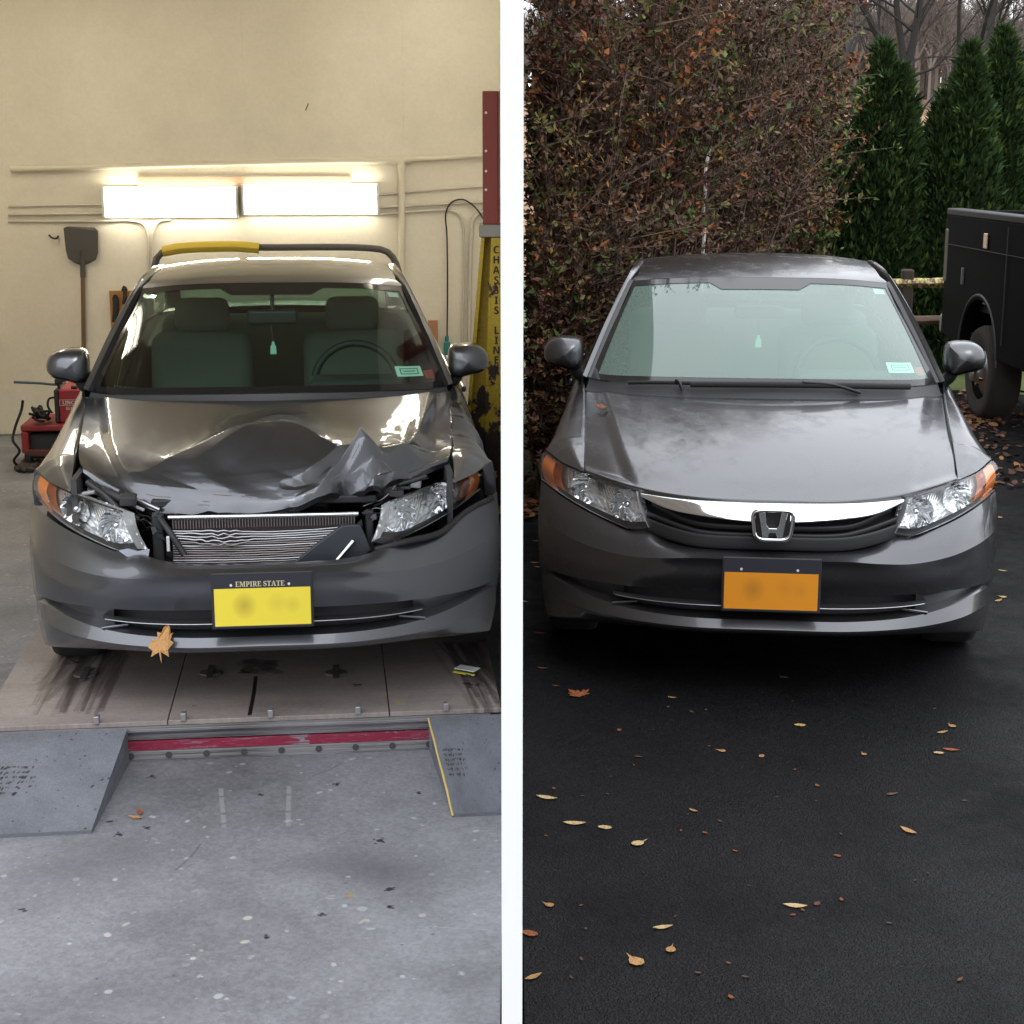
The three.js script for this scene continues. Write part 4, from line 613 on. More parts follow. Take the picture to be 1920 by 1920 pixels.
// tool board
{
  const a = L.from(wallPt(205, 545)), e = L.from(wallPt(262, 660)), cx = (a.x + e.x) / 2, tb = thing('tool_board', 'orange-brown wooden tool board on the wall behind the windshield pillar', 'tool board', L.to(cx, e.y, WALLZ), YAW), h = a.y - e.y;
  part(tb, 'board', box(e.x - a.x, h, 0.018, 0, h / 2, 0.011, 0.002), std(lc(0.42, 0.21, 0.06), { roughness: 0.65, bumpMap: rep(blotchTex, 2, 8), bumpScale: 0.001 }));
}
for (const [px, y0, y1, r, lab] of [[216, 557, 604, 0.022, 'dark pliers hanging on the tool board, fattest of three'], [233, 541, 570, 0.014, 'dark hooked tool hanging over the top of the tool board'], [246, 558, 592, 0.018, 'dark clamp hanging on the tool board next the pillar']])
  single('hand_tool', [tube([wallPt(px, y0, 0.04), wallPt(px + 1, (y0 + y1) / 2, 0.045), wallPt(px - 1, y1, 0.04)], r, 10, 6), tube([wallPt(px - 4, y0 + 4, 0.04), wallPt(px, y0 - 4, 0.05), wallPt(px + 5, y0 + 3, 0.04)], 0.008, 8, 5)], MAT.trim, lab, 'hand tool', 'tools on the tool board');
// padded frame standing behind the sedan's roof
{
  const z = -5.3, at = (px, py) => { const n = V(0, 0, 1).applyAxisAngle(V(0, 1, 0), YAW), d = ray(px, py), e = V(0, EYE, 0), p0 = L.to(0, 0, z); return L.from(e.clone().addScaledVector(d, p0.sub(e).dot(n) / d.dot(n))); };
  const base = at(517, 480), fr = thing('padded_frame', 'dark tubular frame with a yellow pad standing behind the crashed sedan', 'frame', L.to(base.x, FLOOR, z), YAW), c = (px, py) => { const p = at(px, py); return V(p.x - base.x, p.y - FLOOR, 0); };
  const l0 = c(288, 520), r0 = c(750, 520);
  part(fr, 'tube', tube([V(l0.x - 0.03, 0, 0), V(l0.x - 0.02, l0.y - 0.3, 0), c(290, 500), c(299, 477), c(330, 468), c(520, 464), c(700, 466), c(726, 472), c(743, 495), V(r0.x + 0.02, r0.y - 0.3, 0), V(r0.x + 0.03, 0, 0)], 0.022, 90, 8), std(lc(0.12, 0.11, 0.1), { roughness: 0.6 }));
  const pad = tube([c(306, 471), c(340, 465), c(400, 462), c(450, 462), c(486, 465)], 0.036, 30, 10), pp = pad.attributes.position; for (let i = 0; i < pp.count; i++) pp.setZ(i, pp.getZ(i) * 1.4 + 0.02); pad.computeVertexNormals();
  part(fr, 'pad', pad, std(lc(0.72, 0.52, 0.06), { roughness: 0.7 })); part(fr, 'foot', box(0.9, 0.03, 0.5, 0, 0.015, 0, 0.008), MAT.trim);
}
// straightening tower: yellow channel with chipped paint, lettering down its face, red post on top
{
  const dz = -7.45, at = (px, py) => atDepth(px, py, dz), xb = -PART - 0.012, yt = at(915, 446).y, tw = thing('straightening_tower', 'yellow steel tower with chipped paint and a red post, beside the crashed sedan', 'tower', V((at(895, 600).x + xb) / 2, 0, dz - 0.13), 0), o = tw.position;
  const chip = canvasTex(256, 1024, (x, w, h) => { const im = x.createImageData(w, h), d = im.data; for (let j = 0; j < h; j++) for (let i = 0; i < w; i++) { const n = N1[((j * 2) % 512) * 512 + (i * 2) % 512] * 0.6 + N3[(j % 512) * 512 + (i * 2) % 512] * 0.4, g = N2[(j % 512) * 512 + i] - 0.5, lim = j < 380 ? 0.7 : lerp(0.62, 0.44, clamp((j - 380) / 320, 0, 1)), k = (j * w + i) * 4, c = n > lim ? [46, 32, 24] : n > lim - 0.02 ? [120, 88, 34] : [186, 156, 32]; for (let q = 0; q < 3; q++) d[k + q] = c[q] + g * 40; d[k + 3] = 255; } x.putImageData(im, 0, 0); });
  chip.flipY = true;
  const yel = std(lc(0.95, 0.95, 0.9), { map: chip, roughness: 0.55 });
  const uvFit = (g, y0, y1) => { const p = g.attributes.position, uv = g.attributes.uv; for (let i = 0; i < p.count; i++) uv.setXY(i, p.getX(i) * 3 + 0.5, (p.getY(i) - y0) / (y1 - y0)); return g; };
  const xl0 = at(903, 450).x - o.x, xl1 = at(878, 760).x - o.x, xm0 = at(920, 450).x - o.x, xm1 = at(908, 760).x - o.x, xr = xb - o.x, y1 = at(900, 760).y;
  const prism = (a0, a1, b0, b1, z0, z1) => { const ext = (v0, v1) => v1 + (v1 - v0) * y1 / (yt - y1) * 0; const s = new THREE.Shape([[ext(a0, a1), 0], [ext(b0, b1), 0], [b1, y1], [b0, yt], [a0, yt], [a1, y1]].map((q) => new THREE.Vector2(...q))); const g = new THREE.ExtrudeGeometry(s, { depth: z1 - z0, bevelEnabled: true, bevelSize: 0.003, bevelThickness: 0.003, bevelSegments: 2 }); g.translate(0, 0, z0); return uvFit(g, 0, yt); };
  part(tw, 'side_flange', prism(xl0, xl1, xl0 + 0.012, xl1 + 0.012, -0.13, 0.12), yel); part(tw, 'web', prism(xl0 + 0.016, xl1 + 0.016, xm0, xm1, -0.13, 0.02), yel);
  const face = part(tw, 'face_plate', prism(xm0 + 0.004, xm1 + 0.004, xr, xr, -0.13, 0.12), yel);
  const letters = canvasTex(64, 640, (x, w, h) => { x.clearRect(0, 0, w, h); x.font = 'bold 50px sans-serif'; x.textAlign = 'center'; x.fillStyle = '#2e1a12'; [...'CHASSIS LINER'].forEach((ch, i) => x.fillText(ch, w / 2, 44 + i * 48.5)); });
  const la = at(918, 458), lb = at(943, 706), pg = new THREE.PlaneGeometry(lb.x - la.x, la.y - lb.y); pg.translate((la.x + lb.x) / 2 - o.x, (la.y + lb.y) / 2, 0.1265);
  part(face, 'lettering', pg, new THREE.MeshStandardMaterial({ map: letters, transparent: true, alphaTest: 0.5, roughness: 0.6 }));
  const c0 = at(898, 446), c1 = at(946, 422); part(tw, 'cap', box(xr - (c0.x - o.x), c1.y - c0.y, 0.26, (xr + c0.x - o.x) / 2, (c0.y + c1.y) / 2 + 0.002, 0, 0.006), std(lc(0.3, 0.28, 0.24), { metalness: 0.4, roughness: 0.6 }));
  const p0 = at(905, 421), p1 = at(934, 170), post = part(tw, 'red_post', box(p1.x - p0.x, p1.y - p0.y, 0.1, (p0.x + p1.x) / 2 - o.x, (p0.y + p1.y) / 2, 0.05, 0.004), std(lc(0.25, 0.045, 0.03), { roughness: 0.6, bumpMap: rep(blotchTex, 3), bumpScale: 0.001 }));
  part(post, 'post_edge', box(0.006, p1.y - p0.y, 0.12, p1.x - o.x + 0.004, (p0.y + p1.y) / 2, 0.05, 0.002), std(lc(0.3, 0.1, 0.07)));
  for (const py of [211, 283, 321, 356]) { const q = at(911, py), g = new THREE.CylinderGeometry(0.006, 0.006, 0.008, 10); g.rotateX(Math.PI / 2); g.translate(q.x - o.x, q.y, 0.102); part(post, 'rivet', g, std(lc(0.8, 0.75, 0.65))); }
  part(tw, 'base', box(0.15, 0.12, 0.3, 0.0, -0.08, 0, 0.01), MAT.steel);
}
// welder on its cart, left of the sedan
{
  const z = -5.6, n = V(0, 0, 1).applyAxisAngle(V(0, 1, 0), YAW), at = (px, py, dz = 0) => { const d = ray(px, py), e = V(0, EYE, 0), p0 = L.to(0, 0, z + dz); return L.from(e.clone().addScaledVector(d, p0.sub(e).dot(n) / d.dot(n))); };
  const a = at(100, 731), b = at(176, 792), w = b.x - a.x, h = a.y - b.y, wd = thing('welder', 'red welding machine with a carrying handle standing on the red cart', 'welder', L.to((a.x + b.x) / 2, b.y, z - 0.2), YAW);
  part(wd, 'case', box(w - 0.03, h, 0.4, 0.015, h / 2, 0, 0.012), std(lc(0.3, 0.012, 0.018), { roughness: 0.4 }));
  part(wd, 'front_panel', box(0.03, h, 0.4, -w / 2 + 0.015, h / 2, 0.002, 0.01), MAT.trim);
  part(wd, 'handle', tube([V(-w / 2 + 0.03, h, 0.15), V(-w / 2 + 0.03, h + 0.045, 0.15), V(w / 2 - 0.04, h + 0.045, 0.15), V(w / 2 - 0.04, h, 0.15)], 0.01, 30, 6), MAT.black);
  part(wd, 'knob', box(0.05, 0.04, 0.05, -w / 2 + 0.03, h + 0.05, 0.15, 0.01), MAT.black); part(wd, 'latch', box(0.04, 0.02, 0.05, -w / 2 + 0.13, h + 0.01, 0.15, 0.006), MAT.black);
  const tx = canvasTex(256, 128, (x) => { x.clearRect(0, 0, 256, 128); x.strokeStyle = '#d8c9c4'; x.lineWidth = 4; x.strokeRect(12, 8, 232, 48); x.fillStyle = '#d8c9c4'; x.font = 'bold 42px sans-serif'; x.textAlign = 'center'; x.fillText('LINCOLN', 128, 47); x.font = 'bold 34px sans-serif'; x.fillText('ELECTRIC', 140, 94); });
  const pg = new THREE.PlaneGeometry(0.2, 0.1); pg.translate(0.0, h * 0.5, 0.2035); part(wd, 'lettering', pg, new THREE.MeshStandardMaterial({ map: tx, transparent: true, alphaTest: 0.5 }));
  // cart
  const ca = at(40, 796), cb = at(150, 846), cw = cb.x - ca.x, ct = thing('welder_cart', 'red steel cart with a dark tray, under the welding machine', 'cart', L.to((ca.x + cb.x) / 2, FLOOR, z - 0.2), YAW), y0 = cb.y - FLOOR, y1 = b.y - FLOOR - 0.004;
  const red = std(lc(0.26, 0.02, 0.025), { roughness: 0.5 });
  part(ct, 'top_shelf', box(cw + 0.1, 0.045, 0.5, 0.05, y1 - 0.0225, 0, 0.014), red); part(ct, 'side_plate', box(0.05, y1 - y0 - 0.045, 0.5, -cw / 2 + 0.025, (y0 + y1 - 0.045) / 2, 0, 0.012), red); part(ct, 'side_plate', box(0.05, y1 - y0 - 0.045, 0.5, cw / 2 + 0.03, (y0 + y1 - 0.045) / 2, 0, 0.012), red);
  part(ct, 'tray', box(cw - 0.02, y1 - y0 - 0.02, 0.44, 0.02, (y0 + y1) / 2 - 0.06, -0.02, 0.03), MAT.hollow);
  part(ct, 'column', box(0.16, y0 - 0.1, 0.3, 0.03, (y0 - 0.1) / 2 + 0.1, -0.05, 0.01), std(lc(0.12, 0.03, 0.025), { roughness: 0.6 }));
  part(ct, 'base', box(cw, 0.05, 0.5, 0.02, 0.1, 0, 0.01), std(lc(0.1, 0.03, 0.025), { roughness: 0.6 }));
  for (const sx of [-0.15, 0.2]) for (const sz of [-0.2, 0.2]) { const g = new THREE.CylinderGeometry(0.06, 0.06, 0.04, 20); g.rotateZ(Math.PI / 2); g.translate(sx, 0.06, sz); part(ct, 'caster', g, MAT.rubber); }
  // torch lead heaped on the cart, air line, dark hose bundle on the floor
  const toW = (p, dz) => L.to(p.x, p.y, z + dz), hp = []; for (let k = 0; k < 26; k++) { const q = at(68 + rr(-12, 24), 778 + rr(-14, 12)); hp.push(L.to(q.x, q.y, z + rr(-0.15, 0.08))); }
  single('welding_lead', [tube(hp, 0.009, 220, 6), tube([[103, 745], [92, 748], [90, 762], [98, 775]].map((q) => toW(at(...q), 0)), 0.008, 20, 6)], MAT.rubber, 'tangled dark welding lead heaped on the cart beside the welder', 'cable');
  single('air_line', tube([[10, 728], [60, 730], [80, 732], [102, 733]].map((q) => toW(at(...q), -0.3)), 0.009, 20, 6), std(lc(0.05, 0.08, 0.11), { roughness: 0.4 }), 'thin dark blue air line running along the wall to the welder', 'hose');
  const hb = []; for (let k = 0; k < 30; k++) { const q = at(rr(38, 76), rr(880, 925)); hb.push(L.to(q.x, Math.max(q.y, FLOOR + 0.02), z + rr(-0.1, 0.25))); }
  single('hose_pile', tube(hb, 0.02, 260, 6), std(lc(0.05, 0.04, 0.036), { roughness: 0.7 }), 'dark hose piled on the floor below the welder cart', 'hose');
  const hg = []; for (let k = 0; k < 9; k++) { const q = at(rr(22, 46), lerp(750, 900, k / 8)); hg.push(L.to(q.x, q.y, z + rr(-0.05, 0.1))); }
  single('hanging_hose', tube(hg, 0.009, 60, 6), MAT.rubber, 'black hose hanging down the outer side of the welder cart', 'hose');
}

// ---------------------------------------------------------------- driveway and garden
class Heap { // many small faces gathered into one mesh, with vertex colours
  constructor() { this.p = []; this.c = []; }
  tri(a, b, c, col) { this.p.push(a.x, a.y, a.z, b.x, b.y, b.z, c.x, c.y, c.z); for (let k = 0; k < 3; k++) this.c.push(col[0], col[1], col[2]); }
  quad(a, b, c, d, col) { this.tri(a, b, c, col); this.tri(a, c, d, col); }
  limb(a, b, ra, rb, col, n = 5) { const d = b.clone().sub(a).normalize(), u = V(d.y, d.z, d.x).cross(d).normalize(), v = d.clone().cross(u); const q = (o, r, k) => { const t = k / n * Math.PI * 2; return o.clone().addScaledVector(u, Math.cos(t) * r).addScaledVector(v, Math.sin(t) * r); };
    for (let k = 0; k < n; k++) this.quad(q(a, ra, k), q(a, ra, k + 1), q(b, rb, k + 1), q(b, rb, k), col); }
  leaf(o, d, len, wid, col) { const up = V(rnd() - 0.5, rnd() - 0.3, rnd() - 0.5), s = d.clone().cross(up).normalize().multiplyScalar(wid / 2), m = o.clone().addScaledVector(d, len * 0.45), lift = s.clone().cross(d).multiplyScalar(0.25), e = o.clone().addScaledVector(d, len);
    this.tri(o, m.clone().add(s).add(lift), e, col); this.tri(o, e, m.clone().sub(s).add(lift), col); }
  geo() { const g = new THREE.BufferGeometry(); g.setAttribute('position', new THREE.Float32BufferAttribute(this.p, 3)); g.setAttribute('color', new THREE.Float32BufferAttribute(this.c, 3)); g.computeVertexNormals(); return g; }
}
const leafMat = phy(0xffffff, { vertexColors: true, roughness: 0.8, specularIntensity: 0.35, side: THREE.DoubleSide });
const barkMat = std(0xffffff, { vertexColors: true, roughness: 0.9 });
const dir = () => V(rnd() * 2 - 1, rnd() * 2 - 1, rnd() * 2 - 1).normalize();
const vary = (c, k = 0.25) => { const f = 1 + (rnd() * 2 - 1) * k; return [c[0] * f, c[1] * f, c[2] * f]; };

// asphalt: fine dark grain
{
  const asT = dataTex(512, (i) => { const v = 128 + (N2[i] - 0.5) * 190 + (N1[i] - 0.5) * 46; return [v, v, v * 1.03]; }, true);
  const g = slab([[PART + 0.006, 14], [14, 14], [14, -8.2], [3.4, -13.4], [2.2, -12.6], [1.1, -9.6], [0.35, -8.9], [PART + 0.006, -8.7]], -0.3, 0);
  structure(single('driveway', g, phy(lc(0.024, 0.024, 0.0255), { map: rep(asT, 1.9), roughness: 1, roughnessMap: rep(dataTex(512, (i) => { const v = 150 + (N3[i] - 0.5) * 260; return [v, v, v]; }), 0.3), specularIntensity: 0.24, bumpMap: rep(grainTex, 2.3), bumpScale: 0.005 })));
  const soilT = dataTex(512, (i) => { const a = N1[i], b = N2[i]; return [60 + a * 60 + b * 60, 62 + a * 55 + b * 50, 30 + a * 30 + b * 25]; }, true);
  const soil = std(lc(0.5, 0.5, 0.5), { map: rep(soilT, 0.5), roughness: 1 });
  // lawn behind the drive, then a mown field rising to a wooded ridge
  const sheet = (name, d0, d1, n, mat) => { const g = grid(lin(0, 1, n).map((v) => { const D = lerp(d0, d1, v); return lin(-1, 1, 70).map((u) => { const x = u * Math.abs(u) * 90 + 6; let y = -0.05 + 4.3 * sstep(D, 28, 72) + 3.0 * sstep(D, 75, 140) + 0.3 * sstep(D, 26, 40) * fbm(x * 0.07, D * 0.06, 3) + (D < 26 ? 0.03 * fbm(x, D, 2) : 0); return V(x, y - (D < 13.5 && x < 0.3 ? 0.25 : 0), -D); }); }), true); const P = g.attributes.position; for (let i = 0; i < P.count; i++) g.attributes.uv.setXY(i, P.getX(i), P.getZ(i)); return structure(single(name, g, mat)); };
  const grassT = dataTex(512, (i) => { const v = N1[i] * 50 + N2[i] * 60; return [52 + v, 66 + v, 30 + v * 0.5]; }, true), hayT = dataTex(512, (i) => { const v = N1[i] * 50 + N2[i] * 50; return [120 + v, 92 + v * 0.9, 66 + v * 0.8]; }, true);
  sheet('lawn', 8, 27, 16, std(lc(0.5, 0.5, 0.5), { map: rep(grassT, 0.5), roughness: 1 })); sheet('hillside', 27, 150, 40, std(lc(0.62, 0.6, 0.6), { map: rep(hayT, 0.12), roughness: 1 }));
  const far = new THREE.PlaneGeometry(500, 500); far.rotateX(-Math.PI / 2); far.translate(0, -0.42, 0); for (let i = 0; i < 4; i++) far.attributes.uv.setXY(i, far.attributes.position.getX(i), far.attributes.position.getZ(i)); structure(single('ground', far, soil));
}
// shrubs along the left edge: arching stems, twigs, small autumn leaves
const LEAVES = [[0.22, 0.085, 0.035], [0.15, 0.082, 0.048], [0.115, 0.072, 0.048], [0.1, 0.064, 0.05], [0.15, 0.062, 0.045], [0.135, 0.125, 0.045], [0.1, 0.125, 0.042], [0.075, 0.125, 0.036], [0.25, 0.135, 0.045]];
function shrub(lab, x, z, h, spread, lean, stems, per, mixw) {
  const wood = new Heap(), crown = new Heap(), bark = [0.105, 0.07, 0.052];
  const leafCol = () => { let r = rnd() * mixw.reduce((a, b) => a + b), k = 0; while ((r -= mixw[k]) > 0 && k < mixw.length - 1) k++; return vary(LEAVES[k], 0.35); };
  for (let s = 0; s < stems; s++) { const a = rnd() * 6.283, r0 = rnd() * 0.35 * spread, len = h * rr(0.55, 1.08), tip = V(Math.cos(a) * spread * rr(0.3, 1.1) + lean[0] * len / h, len, Math.sin(a) * spread * rr(0.3, 1.0) + lean[1] * len / h);
    tip.x = Math.max(tip.x, 0.12 - x + rnd() * 0.2); const stemCol = leafCol(), big = stemCol[1] > stemCol[0] * 0.85 ? 1.5 : rnd() < 0.25 ? 1.45 : 1; const p0 = V(Math.max(Math.cos(a) * r0, 0.08 - x), 0, Math.sin(a) * r0), m = V(lerp(p0.x, tip.x, 0.3), len * 0.6, lerp(p0.z, tip.z, 0.3)), c = new THREE.QuadraticBezierCurve3(p0, m, tip), n = 7, R = rr(0.005, 0.013); let q = p0;
    for (let k = 1; k <= n; k++) { const e = c.getPoint(k / n); e.x = Math.max(e.x + rr(-0.03, 0.03), 0.05 - x); e.z += rr(-0.03, 0.03); wood.limb(q, e, R * (1 - (k - 1) / n * 0.85), R * (1 - k / n * 0.85), vary(bark), 4); q = e;
      if (k > 1) for (let b = 0; b < per; b++) { const d = dir(); d.y = Math.abs(d.y) * 0.9 + 0.2; d.normalize(); const o = c.getPoint((k - rnd()) / n), l = rr(0.15, 0.5), t = o.clone().addScaledVector(d, l); if (t.x + x < 0.08) t.x = 0.08 - x + rnd() * 0.1; t.y -= l * 0.15; wood.limb(o, t, 0.0045, 0.0018, vary(bark, 0.4), 3);
        const lc0 = rnd() < 0.62 ? stemCol : leafCol(); for (let j = 0; j < 16; j++) { const w = o.clone().lerp(t, rr(0.15, 1.05)), dd = dir().addScaledVector(d, 0.6).normalize(); crown.leaf(w, dd, rr(0.022, 0.046) * big, rr(0.012, 0.024) * big, rnd() < 0.8 ? vary(lc0, 0.3) : leafCol()); } } } }
  const t = thing('shrub', lab, 'shrub', V(x, -0.06, z), 0, 'autumn shrubs beside the driveway'); part(t, 'stems', wood.geo(), barkMat); part(t, 'foliage', crown.geo(), leafMat).userData.kind = 'stuff'; return t;
}
const BROWN = [1.4, 4, 5, 5, 2.4, 2, 1, 0.6, 0.6], GREENISH = [1, 2, 2, 2, 1, 3, 3, 2.4, 0.6], RED = [2.6, 4, 4, 4, 3, 1.2, 0.6, 0.4, 1];
shrub('tall rust brown shrub of arching twigs against the white partition', 0.62, -9.7, 3.2, 0.6, [0.1, 0.3], 60, 4, RED);
shrub('tall brown twiggy shrub with green tufts, second from the white partition', 1.1, -10.5, 3.4, 0.75, [0.2, 0.1], 70, 4, BROWN);
shrub('wide brown shrub leaning over behind the repaired sedan', 1.5, -11.4, 3.3, 0.7, [0.2, 0], 60, 4, BROWN);
shrub('greener shrub at the end of the row, beside the cone conifers', 1.95, -12.2, 3.0, 0.5, [0.15, 0], 44, 4, GREENISH);
shrub('low brown shrub at the foot of the row by the partition', 0.36, -9.2, 2.1, 0.34, [0.0, 0.2], 30, 4, BROWN);
shrub('dense brown shrub behind the others in the row', 0.75, -12.4, 3.6, 1.0, [0.1, 0], 70, 4, BROWN);
shrub('tall grey-brown shrub behind the row, reaching highest', 1.75, -13.8, 3.7, 0.9, [0.2, 0], 64, 4, RED);
shrub('slim brown shrub pressed against the added boards of the partition', 0.22, -10.0, 3.3, 0.3, [0.05, 0.1], 44, 4, BROWN);
shrub('low rust shrub at the partition foot, beside the sedan\'s mirror', 0.2, -8.95, 1.5, 0.25, [0.02, 0.05], 26, 4, RED);
shrub('low olive shrub filling the gap under the row', 0.45, -11.2, 2.6, 0.5, [0, 0], 40, 4, GREENISH);
{ // pale birch stems in the shrubs
  const bt = canvasTex(64, 256, (x, w, h) => { x.fillStyle = '#c9c6c2'; x.fillRect(0, 0, w, h); for (let k = 0; k < 60; k++) { x.fillStyle = pick(['#2a2522', '#55504c', '#8b8580']); x.globalAlpha = rr(0.3, 0.9); x.fillRect(rnd() * w, rnd() * h, rr(8, 50), rr(2, 9)); } x.globalAlpha = 1; });
  const bm = new THREE.MeshStandardMaterial({ map: bt, roughness: 0.8 });
  const q = (px, py, D) => atDepth(px, py, -D);
  single('birch_trunk', tube([V(q(1318, 460, 9.6).x, -0.05, -9.6), q(1318, 465, 9.75), q(1321, 430, 9.8), q(1318, 395, 9.85), q(1323, 360, 9.9), q(1321, 335, 9.95), q(1330, 280, 10.1)], 0.012, 30, 7), bm, 'slim upright birch trunk with white bark among the shrubs', 'birch');
  single('dead_branch', tube([q(1255, 262, 9.75), q(1290, 227, 9.7), q(1320, 190, 9.7), q(1348, 162, 9.75)], 0.0085, 20, 6), bm, 'pale bare stick slanting up through the shrubs', 'branch');
}
// clipped-looking cone conifers
function conifer(lab, x, z, h, w, n, tips) {
  const t = thing('cone_conifer', lab, 'conifer', V(x, -0.08, z), 0, 'row of cone conifers behind the fence'), f = new Heap(), tr = new Heap();
  tr.limb(V(0, 0, 0), V(0, h * 0.9, 0), 0.05, 0.01, [0.06, 0.045, 0.035], 7);
  const heads = tips || [[0, 0, 1, 1]];
  for (const [dx, dz, hk, wk] of heads) { const H = h * hk, Wd = w * wk, N = Math.round(n * hk * wk);
    for (let k = 0; k < N; k++) { const u = Math.pow(rnd(), 0.8), y = 0.04 + u * H, prof = Math.min(1, 0.72 + 1.4 * (y / H)) * Math.pow(Math.max(0, 1 - y / H), 0.62) * 1.25, lump = 1 + 0.22 * noise.noise(y * 4, dx * 3, rnd() * 0 + Math.floor(k % 9)), a = rnd() * 6.283, lp2 = 1 + 0.34 * noise.noise(Math.cos(a) * 1.8, y * 2.6, Math.sin(a) * 1.8 + x), r = Wd / 2 * prof * lp2 * (rnd() < 0.72 ? rr(0.8, 1.04) : rnd() < 0.25 ? rr(1.02, 1.16) : rr(0.3, 0.85)) * (0.9 + 0.1 * lump);
      const o = V(dx + Math.cos(a) * r, y, dz + Math.sin(a) * r), d = V(Math.cos(a) * 0.55 + rr(-0.3, 0.3), rr(0.35, 1.0), Math.sin(a) * 0.55 + rr(-0.3, 0.3)).normalize(), hi = rnd();
      const c = vary(hi < 0.12 ? [0.07, 0.1, 0.02] : hi < 0.5 ? [0.034, 0.064, 0.018] : [0.022, 0.044, 0.014], 0.3); f.leaf(o, d, rr(0.05, 0.11), rr(0.025, 0.05), c); if (rnd() < 0.05) { const o2 = V(dx + Math.cos(a) * r * 1.04, y, dz + Math.sin(a) * r * 1.04); for (let j = 0; j < 4; j++) f.leaf(o2, d.clone().add(dir().multiplyScalar(0.45)).normalize(), rr(0.1, 0.17), rr(0.018, 0.035), vary(c, 0.2)); } }
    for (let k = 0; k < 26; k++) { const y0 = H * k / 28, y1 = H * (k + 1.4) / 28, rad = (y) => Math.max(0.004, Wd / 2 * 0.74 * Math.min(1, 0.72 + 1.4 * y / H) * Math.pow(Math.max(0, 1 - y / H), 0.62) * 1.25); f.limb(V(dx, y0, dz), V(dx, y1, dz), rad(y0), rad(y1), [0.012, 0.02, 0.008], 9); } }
  part(t, 'trunk', tr.geo(), barkMat); part(t, 'crown', f.geo(), leafMat).userData.kind = 'stuff'; return t;
}
{ const z = -15, X = (px) => atDepth(px, 500, z).x, Y = (px, py) => atDepth(px, py, z).y + 0.08;
  conifer('dark cone conifer half hidden behind the greener shrub', X(1548), z, Y(1548, 210), 0.7, 9000);
  conifer('twin-topped cone conifer left of the bare tree', X(1642), z, Y(1640, 95), 0.8, 13000, [[-0.03, 0, 1, 1], [0.14, 0.06, 0.93, 0.8], [-0.2, 0.05, 0.8, 0.7]]);
  conifer('cone conifer with one low shoulder, right of the bare tree', X(1785), z, Y(1795, 100), 0.84, 12000, [[0.06, 0, 1, 1], [-0.16, 0.05, 0.86, 0.8]]);
  conifer('tall cone conifer behind the black pickup', X(1874), z - 0.3, Y(1868, 62), 0.84, 12000);
  conifer('cone conifer past the black pickup, last of the row', X(1960), z - 0.4, Y(1940, 110), 0.7, 7000);
}
// bare trees
function bareTree(lab, x, z, h, r, depth, plan, group) {
  const t = thing('bare_tree', lab, 'tree', V(x, plan ? -0.08 : hillY(x, z), z), 0, group), w = new Heap(), lf = new Heap(), bark = [0.02, 0.016, 0.0135];
  const grow = (o, d, len, rad, lev) => { let p = o, dd = d.clone(), n = 4; for (let k = 0; k < n; k++) { const e = p.clone().addScaledVector(dd, len / n), ra = rad * (1 - 0.35 * k / n), rb = rad * (1 - 0.35 * (k + 1) / n); w.limb(p, e, ra, rb, vary(bark, 0.15), lev > 2 ? 7 : lev > 1 ? 5 : 3); p = e; dd.add(dir().multiplyScalar(0.16)).normalize(); dd.y += 0.03; dd.normalize();
      if (lev > 0 && k > 0 && rnd() < 0.85) { const s = dd.clone().multiplyScalar(0.9).add(dir().multiplyScalar(0.75)); s.y = Math.abs(s.y) * 0.7 + 0.15; grow(p, s.normalize(), len * rr(0.5, 0.75), rb * 0.55, lev - 1); } }
    if (lev > 0) for (let b = 0; b < 2; b++) { const s = dd.clone().add(dir().multiplyScalar(0.55)).normalize(); grow(p, s, len * rr(0.55, 0.75), rad * 0.55, lev - 1); }
    else if (rnd() < 0.06) lf.leaf(p, dir(), 0.09, 0.06, vary([0.3, 0.12, 0.03], 0.3)); };
  if (plan) for (const [pts, r0, r1, lev] of plan) { const c = spline(pts), n = 16; let p = pts[0]; for (let k = 1; k <= n; k++) { const e = c.getPoint(k / n); w.limb(p, e, lerp(r0, r1, (k - 1) / n), lerp(r0, r1, k / n), vary(bark, 0.12), 9); if (lev && k > 5 && rnd() < 0.5) { const s = e.clone().sub(p).normalize().add(dir().multiplyScalar(0.9)); s.y = Math.abs(s.y); grow(e, s.normalize(), rr(0.5, 1.1), lerp(r0, r1, k / n) * 0.4, lev); } p = e; } if (lev) grow(p, c.getTangent(1), 0.9, r1, lev); }
  else grow(V(0, 0, 0), V(rr(-0.08, 0.08), 1, 0).normalize(), h * 0.42, r, depth);
  part(t, 'trunk_and_limbs', w.geo(), barkMat); if (lf.p.length) part(t, 'last_leaves', lf.geo(), leafMat); return t;
}
const hillY = (x, z) => { const D = -z; return 4.3 * sstep(D, 28, 72) + 3.0 * sstep(D, 75, 140) - 0.3; };
